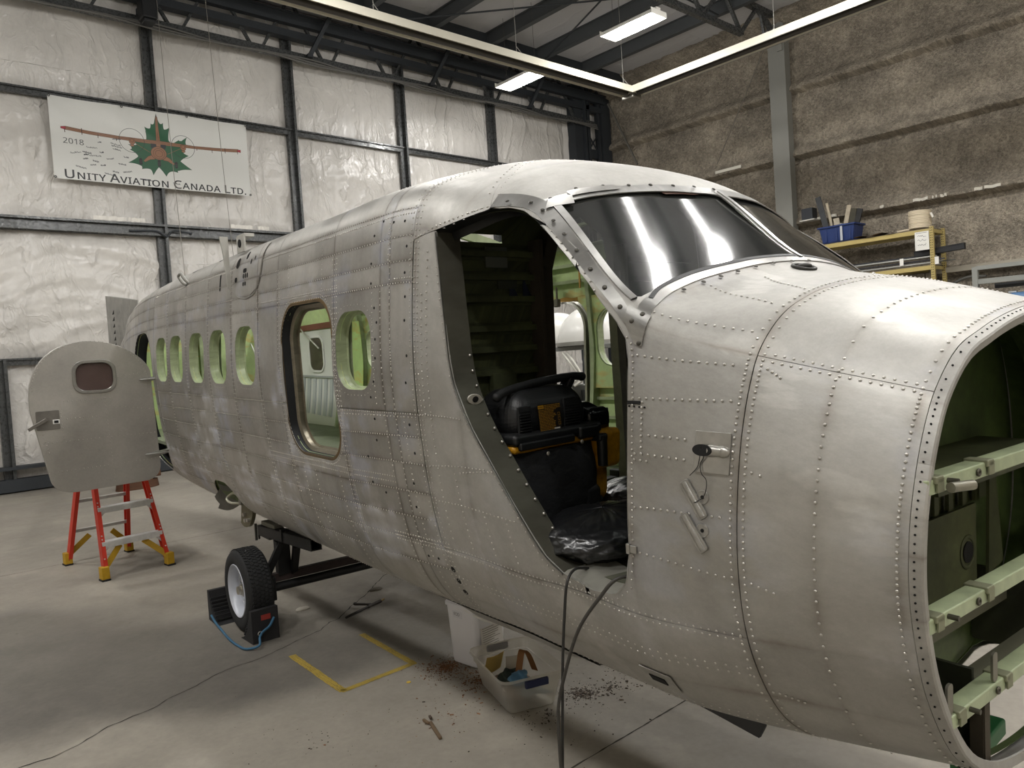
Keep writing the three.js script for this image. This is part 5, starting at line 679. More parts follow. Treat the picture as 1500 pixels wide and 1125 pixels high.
    const r = rng(77); c.lineWidth = 2.8; c.strokeStyle = '#34383a'; const scrib = (u, v, l) => { c.beginPath(); let x = X(u), y = Y(v); const a = (r() - .6) * .5; c.moveTo(x, y); const n = 7 + r() * 7 | 0; for (let k = 0; k < n; k++) { const nx = x + l / n * Math.cos(a) + (r() - .5) * 6, ny = y + l / n * Math.sin(a); c.bezierCurveTo(x + r() * 8, y - 12 - r() * 24, nx - r() * 12, ny + 5 + r() * 14, nx, ny); x = nx; y = ny; } c.stroke(); };
    for (const [u, v, l] of [[.21, .5, 40], [.28, .44, 80], [.27, .49, 110], [.275, .52, 100], [.28, .56, 80], [.155, .58, 100], [.135, .64, 70], [.08, .68, 110], [.14, .68, 60], [.165, .68, 120], [.215, .63, 40], [.135, .73, 55], [.18, .74, 60], [.245, .7, 80], [.165, .8, 60], [.215, .79, 50], [.1, .83, 100], [.23, .88, 130], [.3, .74, 80], [.32, .85, 80], [.33, .65, 50], [.42, .92, 90], [.57, .92, 70], [.27, .85, 60]]) scrib(u, v, l);
  });
  const W = 3.46, H = 1.415, o = thing('banner', 'white company banner with green leaf and brown aeroplane drawing, hung on the film wall', 'banner', [3.07, 5.26, -14.82]);
  const wave = (u, v) => .02 * Math.sin(u * 9 + v * 3) * (1 - v * .3) * .5 + .03 * Math.pow(Math.abs(samp(N1, u * .8 + v * .3, v * .6) - .5) * 2, 1.5) * v;
  const g = gridGeo(70, 30, (u, v) => V(u * W + .03 * (1 - v) * (.5 - u) * .3, v * H - .012 * Math.sin(u * Math.PI * 3) ** 2 * v, wave(u, v)), null);
  part('sheet', g, new THREE.MeshStandardMaterial({ map: T, roughness: .42, side: THREE.DoubleSide, bumpMap: T_FILMB, bumpScale: .004 }), o);
  for (const u of [.005, .335, .665, .995]) part('grommet', new THREE.TorusGeometry(.016, .006, 6, 14).translate(u * W, H - .02, .03), M(0x3a3a38, .4, .6), o); for (const u of [.005, .995]) part('grommet', new THREE.TorusGeometry(.016, .006, 6, 14).translate(u * W, .02, .03), M(0x3a3a38, .4, .6), o);
}
// ---------------------------------------------------------------- ladder
{
  const o = thing('step_ladder', 'short orange red fibreglass platform ladder with yellow feet standing under the open aircraft door', 'ladder', [1.86, 0, -7.78], .09);
  const red = M(0xc5341f, .45), yel = new THREE.MeshStandardMaterial({ color: 0xd1a51c, map: T_MOTTLE, roughness: .6 }), al = new THREE.MeshStandardMaterial({ color: 0xf0f0ee, map: T_MOTTLE, roughness: .4, metalness: .05 }), rub = M(0x17171a, .8);
  const fx = .275, tx = .215, fz = .47, tz = .17, Ht = .93, rail = (sx, sz) => { const a = V(sx * fx, .06, sz * fz), b = V(sx * tx, Ht, sz * tz), n = V(0, 0, sz); return [bar(a, b, .07, .006, V(sx, 0, 0)).translate(sx * .004, 0, 0), bar(a.clone().add(V(0, 0, sz * .032)), b.clone().add(V(0, 0, sz * .032)), .008, .03, V(sx, 0, 0)).translate(-sx * .012, 0, 0), bar(a.clone().add(V(0, 0, -sz * .032)), b.clone().add(V(0, 0, -sz * .032)), .008, .03, V(sx, 0, 0)).translate(-sx * .012, 0, 0)]; };
  const at = (y) => { const t = (y - .06) / (Ht - .06); return [mix(fx, tx, t), mix(fz, tz, t)]; };
  for (const sz of [1, -1]) for (const sx of [-1, 1]) {
    part('rail', rail(sx, sz), red, o); const f = part('foot', [box(.065, .11, .085, sx * (fx + .002), .065, sz * (fz + .012), .008)], yel, o); part('rubber_pad', box(.07, .016, .095, sx * (fx + .004), .008, sz * (fz + .016), .003), rub, f);
    const [bx, bz] = at(.3), a = V(sx * (fx - .01), .1, sz * (fz - .0)), b = V(sx * .1, .265, sz * (bz + .0)); part('corner_brace', bar(a, b, .05, .008, V(0, 0, 1)), yel, o);
    for (const y of [.18, .34, .37, .62, .65, .86]) { const [x, z] = at(y); part('rivet', rod(V(sx * x, y, sz * (z + .034)), V(sx * x, y, sz * (z + .042)), .006, 8).translate(-sx * .006, 0, 0), al, o); }
  }
  for (const y of [.3, .59]) { const [x, z] = at(y); part('step', [box(2 * x, .05, .014, 0, y - .01, z + .035, .003), box(2 * x, .008, .09, 0, y + .014, z - .005)], al, o); for (const s of [-1, 1]) part('step_brace', bar(V(s * x, y - .08, z + .03), V(s * (x - .06), y - .02, z + .03), .02, .004, V(0, 0, 1)), al, o); const [x2, z2] = at(y + .02); part('rear_bar', [box(2 * x2, .03, .012, 0, y + .02, -z2 - .02, .003), box(2 * x2, .006, .04, 0, y + .036, -z2)], al, o); }
  part('platform', [box(2 * tx + .02, .05, .014, 0, Ht - .03, tz + .035, .003), box(2 * tx, .012, 2 * tz + .06, 0, Ht, 0), box(2 * tx + .02, .05, .014, 0, Ht - .03, -tz - .035, .003)], al, o); for (const s of [-1, 1]) part('step_brace', bar(V(s * tx, Ht - .12, tz + .03), V(s * (tx - .06), Ht - .05, tz + .03), .02, .004, V(0, 0, 1)), al, o);
}
// ---------------------------------------------------------------- rollers on wooden blocks far behind the ladder
{
  const o = thing('roller_stand', 'yellow roller between brown wooden blocks on the floor behind the ladder', 'roller', [3.5, 0, -13.05], .2), wood = new THREE.MeshStandardMaterial({ color: 0x5b3a22, map: T_MOTTLE, roughness: .8 });
  part('roller', rod(V(-.2, .2, 0), V(.2, .2, 0), .13, 24), M(0xd1981d, .5), o); for (const s of [-1, 1]) part('block', box(.14, .16, .34, s * .24, .24, 0, .01), wood, o); part('base', new THREE.CylinderGeometry(.32, .34, .12, 28).scale(1, 1, .6).translate(0, .06, 0), wood, o);
}
// ---------------------------------------------------------------- axle dolly under the fuselage
const rubber = new THREE.MeshStandardMaterial({ color: 0x1f2021, roughness: .82, map: T_MOTTLE });
{
  const o = thing('axle_dolly', 'black steel axle dolly with spoked white wheel carrying the fuselage', 'dolly', [1.97, 0, -4.985], -.078);   // local x to port (right in the picture)
  const blk = new THREE.MeshStandardMaterial({ color: 0x232425, map: T_MOTTLE, roughness: .55, metalness: .3 }), prim = new THREE.MeshStandardMaterial({ color: 0x3f3230, map: T_MOTTLE, roughness: .7, metalness: .2 });
  const R = .27, wheel = new THREE.Group(); wheel.name = 'wheel'; wheel.position.set(0, R, 0); o.add(wheel);
  const prof = [[.165, -.07], [.19, -.085], [.225, -.09], [.25, -.082], [.266, -.066], [.27, -.03], [.27, .03], [.266, .066], [.25, .082], [.225, .09], [.19, .085], [.165, .07]].map(([r, x]) => new THREE.Vector2(r, x)); const axisX = (g) => g.rotateZ(Math.PI / 2);
  part('tyre', axisX(new THREE.LatheGeometry(prof, 72)), rubber, wheel);
  { const L = []; for (let k = 0; k < 64; k++) for (let j = 0; j < 5; j++) { const a = (k + (j % 2) * .5) / 64 * Math.PI * 2, x = (j - 2) * .026; L.push(new THREE.BoxGeometry(.02, .008, .017).rotateY(.45 * (j % 2 ? 1 : -1)).translate(0, R + .0015 - Math.abs(j - 2) * .0008, 0).rotateX(a).translate(x, 0, 0)); } part('tread_block', L, rubber, wheel).userData.kind = 'stuff'; }
  const rimM = M(0xbfc3cc, .35, .1); part('rim', axisX(new THREE.LatheGeometry([[.172, .075], [.178, .082], [.17, .086], [.155, .06], [.15, .01], [.15, -.06], [.172, -.075]].map(([r, x]) => new THREE.Vector2(r, x)), 56)), rimM, wheel); rimM.side = THREE.DoubleSide;
  { const s = new THREE.Shape(); s.absarc(0, 0, .153, 0, Math.PI * 2); const h = new THREE.Path(); h.absarc(0, 0, .04, 0, Math.PI * 2, true); s.holes.push(h); for (let k = 0; k < 5; k++) { const a = k / 5 * Math.PI * 2 + .4, p = new THREE.Path(), q = (r, d) => [Math.cos(a + d) * r, Math.sin(a + d) * r]; p.moveTo(...q(.125, -.16)); p.lineTo(...q(.125, .16)); p.lineTo(...q(.085, 0)); p.closePath(); s.holes.push(p); } part('spoke_disc', extrude(s, .006, .003, 48).rotateY(-Math.PI / 2).translate(-.01, 0, 0), rimM, wheel); }
  part('brake_drum', rod(V(.0, 0, 0), V(.05, 0, 0), .148, 32), M(0x141415, .8), wheel);
  part('hub', [rod(V(.06, 0, 0), V(-.055, 0, 0), .036, 20), rod(V(-.055, 0, 0), V(-.075, 0, 0), .028, 20)], new THREE.MeshStandardMaterial({ color: 0xb9b3a4, roughness: .3, metalness: .85 }), wheel); for (let k = 0; k < 5; k++) { const a = k / 5 * 6.283; part('wheel_nut', rod(V(-.02, .058 * Math.cos(a), .058 * Math.sin(a)), V(-.035, .058 * Math.cos(a), .058 * Math.sin(a)), .009, 6), rivetM, wheel); }
  const w2 = wheel.clone(); w2.name = 'wheel_001'; w2.position.x = 1.86; w2.rotation.y = Math.PI; o.add(w2);
  part('axle_tube', rod(V(.05, .235, -.0), V(1.8, .235, 0), .03, 18), blk, o); part('axle_beam', box(1.62, .055, .06, .93, .3, -.01, .004), prim, o); for (const x of [.14, 1.72]) part('axle_bracket', [box(.05, .16, .12, x, .24, 0, .006), rod(V(x - .08, .27, 0), V(x, .27, 0), .045, 16)], blk, o);
  for (const [x, s] of [[.215, 1], [1.6, -1]]) { // lengthwise bearer and its struts
    const A = V(x, .588, -.28), B = V(x, .628, .68), up = V(0, 1, 0); part('bearer', [-1, 1].flatMap((k) => [bar(A.clone().add(V(k * .033, 0, 0)), B.clone().add(V(k * .033, 0, 0)), .006, .072, up), bar(A.clone().add(V(0, k * .033, 0)), B.clone().add(V(0, k * .033, 0)), .072, .006, up)]), blk, o); part('bearer_pad', box(.07, .03, .26, x + .01 * s, .645, -.1, .006), M(0x6d6c62, .7), o);
    part('strut', bar(V(x + .03 * s, .32, 0), V(x + .01 * s, .56, .05), .09, .06, V(0, 0, 1)), blk, o); part('strut', bar(V(x - .1 * s, .31, 0), V(x, .55, .08), .045, .03, V(0, 0, 1)), blk, o); part('strut', bar(V(x + .1 * s, .31, .0), V(x + .02 * s, .56, .3), .045, .03, V(0, 0, 1)), blk, o); part('clip_plate', box(.09, .08, .02, x, .62, .2), blk, o);
  }
}
// wheel chocks with their rope
{
  const sh = () => { const s = new THREE.Shape(); s.moveTo(0, 0); s.lineTo(.2, 0); s.quadraticCurveTo(.07, .02, .03, .205); s.lineTo(0, .205); s.closePath(); return s; };
  const mk = (name, label, z, turn) => { const o = thing(name, label, 'chock', [1.93, 0, z], turn); part('wedge', extrude(sh(), .17, .003).rotateY(-Math.PI / 2).translate(.085, 0, 0), M(0x19191b, .75), o); for (let k = 0; k < 8; k++) part('ridge', box(.165, .01, .012, 0, .03 + k * .021, .155 - k * .016 - (k < 3 ? .0 : .01)), M(0x19191b, .75), o); return o; };
  const a = mk('wheel_chock', 'black rubber wheel chock with printed sticker, on the near side of the tyre', -4.665, Math.PI - .02); mk('wheel_chock', 'black ridged rubber wheel chock on the far side of the tyre', -5.41, -.08);
  part('sticker', box(.062, .034, .001, -.005, .155, -.004), new THREE.MeshStandardMaterial({ map: canvasTex(256, 140, (c) => { c.fillStyle = '#cdb9a8'; c.fillRect(0, 0, 256, 140); c.fillStyle = '#8f2f26'; c.fillRect(0, 78, 256, 62); c.fillStyle = '#4a4a48'; for (let k = 0; k < 5; k++) c.fillRect(14 + k * 48, 24, 34, 30); }), roughness: .5 }), a);
  part('rope_hole', [new THREE.TorusGeometry(.012, .004, 6, 14).translate(.04, .06, -.004)], rivetM, a);
  tag(part('chock_rope', tube([[1.83, .05, -5.33], [1.815, .03, -5.22], [1.8, .008, -5.05], [1.775, .008, -4.88], [1.765, .008, -4.72], [1.78, .01, -4.6], [1.84, .02, -4.57], [1.875, .05, -4.63], [1.9, .07, -4.645], [1.94, .1, -4.63], [1.985, .14, -4.655]], .008, 120, 8), new THREE.MeshStandardMaterial({ color: 0x3f6f8f, map: T_MOTTLE, roughness: .85 }), scene), 'blue rope lying on the floor between the two wheel chocks', 'rope');
}
// ---------------------------------------------------------------- pail and tote under the belly
{
  const pl = new THREE.MeshPhysicalMaterial({ color: 0xf1f1f6, roughness: .4, transmission: .15, thickness: 0 }), o = thing('square_pail', 'white square plastic pail with wire handle under the fuselage', 'pail', [2.615, 0, -3.37], .08);
  const side = (w, r) => { const s = roundRect(w, w, r), out = s.getPoints(8); return out.slice(0, -1).map((p) => [p.x, p.y]); };
  const loft = (levels) => { const n = levels[0][1].length, pos = [], idx = []; levels.forEach(([y, L]) => L.forEach(([x, z]) => pos.push(x, y, z))); for (let l = 0; l < levels.length - 1; l++) for (let i = 0; i < n; i++) { const a = l * n + i, b = l * n + (i + 1) % n; idx.push(a, a + n, b, b, a + n, b + n); } const g = new THREE.BufferGeometry(); g.setAttribute('position', new THREE.Float32BufferAttribute(pos, 3)); g.setIndex(idx); g.computeVertexNormals(); return toCreasedNormals(g, .6); };
  pl.side = THREE.DoubleSide; part('body', loft([[.004, side(.02, .005)], [.004, side(.215, .04)], [.02, side(.22, .04)], [.33, side(.245, .04)], [.33, side(.262, .045)], [.345, side(.262, .045)], [.345, side(.25, .042)], [.37, side(.254, .042)], [.375, side(.26, .042)]]), pl, o); part('lid', loft([[.36, side(.25, .04)], [.378, side(.268, .045)], [.39, side(.266, .045)], [.392, side(.24, .04)], [.386, side(.02, .008)]]), pl, o);
  part('handle', tube([V(-.125, .335, .02), V(-.1, .29, .13), V(-.02, .245, .165), V(.08, .235, .15), V(.13, .25, .06), V(.132, .3, 0)], .006, 40, 8), M(0xe4e3e0, .4), o); part('handle_grip', tube([V(.03, .238, .16), V(.08, .235, .15), V(.115, .243, .1)], .011, 14, 8), M(0xecebe8, .4), o);
  const T = canvasTex(256, 320, (c) => { c.fillStyle = '#d6d3cd'; c.fillRect(0, 0, 256, 320); c.fillStyle = '#222'; c.fillRect(40, 14, 150, 26); c.fillStyle = '#6f6c66'; const r = rng(9); for (let k = 0; k < 15; k++) { c.fillRect(22, 70 + k * 16, 120 + r() * 90, 4); } });
  part('printed_panel', new THREE.PlaneGeometry(.17, .24).rotateX(-.05).translate(.0, .17, .1205), new THREE.MeshStandardMaterial({ map: T, roughness: .5 }), o).rotation.y = 0;
  const F = canvasTex(128, 64, (c) => { c.fillStyle = '#d9dae0'; c.fillRect(0, 0, 128, 64); c.strokeStyle = '#3d3d44'; c.lineWidth = 4; c.font = '40px sans-serif'; c.fillStyle = '#3d3d44'; c.fillText('FOD', 16, 44); }); part('marker_writing', new THREE.PlaneGeometry(.08, .04).rotateX(0).rotateY(-Math.PI / 2).rotateZ(.04).translate(-.1215, .285, -.02), new THREE.MeshStandardMaterial({ map: F, roughness: .5 }), o);
}
{
  const clear = new THREE.MeshPhysicalMaterial({ color: 0xf0eee8, roughness: .3, transmission: .8, thickness: 0, side: THREE.DoubleSide }), navy = M(0x1b2448, .5);
  const o = thing('clear_tote', 'open clear plastic tote with navy handles beside the white pail', 'tote', [2.455, 0, -2.865], -.34);      // long side along local z
  const W = .25, L = .4, H = .185, rr = (w, l, r) => roundRect(w, l, r).getPoints(8).slice(0, -1).map((p) => [p.x, p.y]), lev = [[.003, rr(.03, .03, .01)], [.003, rr(W - .02, L - .02, .03)], [.012, rr(W, L, .035)], [H - .05, rr(W + .05, L + .06, .045)], [H - .05, rr(W + .065, L + .075, .05)], [H - .02, rr(W + .07, L + .08, .05)], [H, rr(W + .09, L + .1, .055)], [H - .012, rr(W + .098, L + .108, .055)]];
  const n = lev[0][1].length, pos = [], idx = []; lev.forEach(([y, P2]) => P2.forEach(([x, z]) => pos.push(x, y, z))); for (let l = 0; l < lev.length - 1; l++) for (let i = 0; i < n; i++) { const a = l * n + i, b = l * n + (i + 1) % n; idx.push(a, a + n, b, b, a + n, b + n); } const g = new THREE.BufferGeometry(); g.setAttribute('position', new THREE.Float32BufferAttribute(pos, 3)); g.setIndex(idx); g.computeVertexNormals(); part('body', toCreasedNormals(g, .6), clear, o);
  for (const s of [1, -1]) part('handle', [box(.12, .035, .018, 0, H - .03, s * (L / 2 + .058), .005)], navy, o);
  const inT = (x, y, z) => V(x, y, z).applyAxisAngle(V(0, 1, 0), -.34).add(V(2.455, 0, -2.865)), rg = rng(31);
  const blob = (rx, ry, rz, seed, amp = .35) => { const g = new THREE.SphereGeometry(1, 36, 24), p = g.attributes.position; for (let i = 0; i < p.count; i++) { const q = V(p.getX(i), p.getY(i), p.getZ(i)), k = 1 + amp * (Math.pow(1 - Math.abs(2 * samp(N1, q.x * .3 + q.z * .17 + seed, q.y * .3 + q.z * .11) - 1), 2) - .5); p.setXYZ(i, q.x * k * rx, q.y * k * ry, q.z * k * rz); } g.computeVertexNormals(); return g; };
  const lay = (name, label, cat, geo, mat, at, turn = 0) => { const m = part(name, geo, mat, scene); m.position.copy(inT(...at)); m.rotation.y = turn - .34; tag(m, label, cat); return m; };
  lay('rag', 'crumpled dark green rag in the clear tote', 'rag', blob(.075, .035, .07, .2), M(0x2f3a36, .9), [-.02, .085, -.02], .3); lay('blue_glove', 'crumpled light blue rubber glove lying on the rag in the clear tote', 'glove', blob(.06, .03, .045, .7, .5), M(0x5b8bb0, .55), [-.01, .11, .06], .8);
  lay('paper_sheet', 'pale blue grey paper sheet in the near end of the clear tote', 'paper', gridGeo(8, 6, (u, v) => V((u - .5) * .14, .01 * Math.sin(u * 5), (v - .5) * .1)), M(0xaab8c2, .8, 0, { side: THREE.DoubleSide }), [.03, .06, .14], .2); lay('yellow_card', 'yellowish card leaning inside the far end of the clear tote', 'card', gridGeo(8, 8, (u, v) => V((u - .5) * .12, v * .1, v * .04 + .01 * Math.sin(u * 4))), M(0xb39a54, .8, 0, { side: THREE.DoubleSide }), [-.06, .06, -.19], .3); lay('white_card', 'folded white card behind the rag in the clear tote', 'card', gridGeo(6, 6, (u, v) => V((u - .5) * .08, v * .09, v * .03)), M(0xc9c4b8, .8, 0, { side: THREE.DoubleSide }), [.04, .06, -.14], -.3);
  lay('leather_strap', 'tan leather strap looped over the far side of the clear tote', 'strap', (() => { const c = [V(.02, .02, .02), V(.05, .14, .0), V(.08, .185, -.03), V(.12, .15, -.06), V(.15, .06, -.05)], cv = new THREE.CatmullRomCurve3(c); return gridGeo(36, 2, (u, v) => cv.getPoint(u).add(V(0, 0, (v - .5) * .035)).add(V((v - .5) * .02, 0, 0))); })(), M(0x80572f, .7, 0, { side: THREE.DoubleSide }), [-.04, .03, .03], 0);
  lay('rag', 'crumpled pinkish cloth in the bottom of the clear tote', 'rag', blob(.1, .03, .16, .4), M(0x8f817a, .9), [0, .045, 0], 0);
}
// ---------------------------------------------------------------- litter on the floor
{
  const chips = (name, label, cat, list, mat, seed, size) => { const r = rng(seed), g = new THREE.BoxGeometry(1, 1, 1), L = []; for (const [cx, cz, sx, sz, n] of list) for (let k = 0; k < n; k++) { const a = r() * 6.28, d = Math.pow(r(), 1.1) * Math.sqrt(-2 * Math.log(1 - r() * .95)) * .55; L.push([cx + Math.cos(a) * d * sx, cz + Math.sin(a) * d * sz]); } const im = new THREE.InstancedMesh(g, mat, L.length), m = new THREE.Matrix4(), q = new THREE.Quaternion(), c = new THREE.Color(); L.forEach(([x, z], i) => { const s = size * (.35 + 1.3 * r() * r()); q.setFromEuler(new THREE.Euler((r() - .5) * .5, r() * 6, (r() - .5) * .5)); m.compose(V(x, s * .2, z), q, V(s * (.6 + 2 * r() * r()), s * .35, s * .6)); im.setMatrixAt(i, m); c.setHSL(.07, .25, .2 + .5 * r() * r()); im.setColorAt(i, c); }); im.name = name; scene.add(im); im.userData.kind = 'stuff'; tag(im, label, cat); im.userData.kind = 'stuff'; };
  chips('metal_swarf', 'small heap of dark metal chips on the floor right of the clear tote', 'swarf', [[2.66, -2.62, .12, .1, 500], [2.8, -2.55, .35, .25, 160]], M(0x8a8780, .5, .5), 3, .008);
  chips('wood_chips', 'rusty brown sweepings on the floor left of the white pail', 'sweepings', [[2.42, -3.42, .2, .22, 1100], [2.42, -3.15, .28, .36, 500], [2.1, -2.95, .6, .5, 90]], M(0xb59070, .95), 8, .0065);
  chips('grit', 'loose dark grit scattered on the floor under the nose', 'grit', [[2.4, -2.6, .8, .7, 260], [3.0, -2.6, .5, .6, 110], [1.5, -3.2, 1.3, 1.2, 70]], M(0x5a5248, .9), 12, .006);
  const stain = (pts, mat, name) => { const sh = new THREE.Shape(); pts.forEach(([x, z], i) => i ? sh.lineTo(x, z) : sh.moveTo(x, z)); const m = part(name, new THREE.ShapeGeometry(sh).rotateX(Math.PI / 2).scale(1, -1, 1), mat, floorO); m.position.y = .0008; return m; };
  const w = thing('wood_stick', 'short wooden stick lying on the floor in the foreground', 'stick', [1.945, .008, -2.87], -.35); part('stick', [box(.016, .013, .17, 0, 0, 0, .004), box(.014, .012, .05, .008, .002, -.1, .004).rotateY(.25)], new THREE.MeshStandardMaterial({ color: 0x77624a, map: T_MOTTLE, roughness: .8 }), w); part('tip', box(.013, .01, .03, .012, .004, -.125, .003), M(0x4c3f33, .8), w);
  const t = thing('hand_tool', 'dark steel bar tool lying on the floor beyond the yellow floor marking', 'tool', [2.66, .012, -4.66], .12); part('bar', rod(V(-.2, 0, .03), V(.02, .004, -.01), .009, 8), M(0x2e2a27, .6, .4), t); part('jaw', [rod(V(.02, .004, -.01), V(.14, .008, -.02), .012, 8), bar(V(.05, .01, -.02), V(-.02, .016, -.11), .02, .012), bar(V(-.02, .016, -.11), V(.0, .016, -.13), .02, .012)], M(0x35302b, .6, .4), t); part('tip', rod(V(.13, .008, -.02), V(.18, .008, -.035), .007, 8), M(0xa08a5a, .5, .4), t);
  const sc = (x, z, label, col, seed) => { const g = new THREE.SphereGeometry(1, 14, 8), p = g.attributes.position, r = rng(seed); for (let i = 0; i < p.count; i++) { const k = .7 + .5 * samp(N2, p.getX(i) * .4 + seed, p.getZ(i) * .4); p.setXYZ(i, p.getX(i) * .055 * k, Math.max(-.002, p.getY(i) * .014 * k), p.getZ(i) * .04 * k); } g.computeVertexNormals(); const m = part('paper_scrap', g, M(col, .8), scene); m.position.set(x, .003, z); tag(m, label, 'scrap'); };
  sc(2.37, -5.06, 'crumpled white paper scrap on the floor right of the dolly wheel', 0xb3ada0, 3); sc(2.95, -5.02, 'torn grey scrap on the floor beside the long crack', 0x777064, 5);
  for (const [x, z] of [[2.17, -3.42], [2.46, -3.08]]) { const m = part('yellow_dot', new THREE.CylinderGeometry(.012, .012, .003, 12), M(0xcaa83a, .6), scene); m.position.set(x, .0016, z); tag(m, x < 2.3 ? 'small yellow disc on the floor left of the white pail' : 'small yellow disc on the floor in front of the white pail', 'disc'); }
  // yellow painted marks
  const T_WORN = tex(512, 512, (u, v) => { const a = smooth(.25, .62, samp(N3, u * 2, v * 2)) * .5 + .5 * smooth(.3, .6, samp(N2, u * 2, v * 2)), k = mix(.62, 1.1, a); return [230 * k, 228 * k, mix(250, 215, a) * k]; }, true);
  const ym = new THREE.MeshStandardMaterial({ color: 0xb39b40, map: T_WORN, roughness: .8 }), y = thing('floor_marking', 'worn yellow rectangle painted on the floor in front of the dolly', 'marking', [2.13, 0, -3.93]);
  const seg = (a, b, wd) => gridGeo(40, 2, (u, v) => { const dx = b[0] - a[0], dz = b[1] - a[1], l = Math.hypot(dx, dz), n = [dz / l, -dx / l], e = (v - .5) * wd + (v !== .5 ? .006 * (samp(N3, u * 2 + a[0], v) - .5) : 0); return V(mix(a[0], b[0], u) + n[0] * e - 2.13, .0015, mix(a[1], b[1], u) + n[1] * e + 3.93); });
  part('stripe', seg([1.925, -4.3], [1.88, -3.6], .045), ym, y); part('stripe', seg([1.87, -3.605], [2.345, -3.612], .04), ym, y); part('stripe', seg([2.33, -3.6], [2.385, -4.27], .04), ym, y);
}
// ---------------------------------------------------------------- cords hanging out of the cockpit
{
  const pw = (s, y, w) => toWorld(fus(s, y, -(w + 2.37)));
  tag(part('power_cord', tube([pw(1.775, -.738, -1.62), pw(1.74, -.715, -1.53), pw(1.722, -.735, -1.485), pw(1.728, -.85, -1.47), pw(1.735, -1.0, -1.46), pw(1.74, -1.15, -1.455), pw(1.745, -1.3, -1.45), pw(1.75, -1.5, -1.44), pw(1.78, -1.69, -1.4)], .0046, 120, 10), M(0x272624, .55), scene), 'dark grey cord hanging straight down from the cockpit sill, left of the two', 'cord');
  tag(part('power_cord', tube([pw(1.5, -.735, -1.8), pw(1.5, -.7, -1.6), pw(1.515, -.685, -1.49), pw(1.56, -.745, -1.46), pw(1.635, -.85, -1.445), pw(1.7, -1.0, -1.44), pw(1.738, -1.12, -1.438), pw(1.738, -1.25, -1.435), pw(1.73, -1.45, -1.43), pw(1.72, -1.68, -1.38)], .0054, 120, 10), M(0x3b3935, .55), scene), 'grey cord slanting from the front of the cockpit doorway down to the floor', 'cord');
}
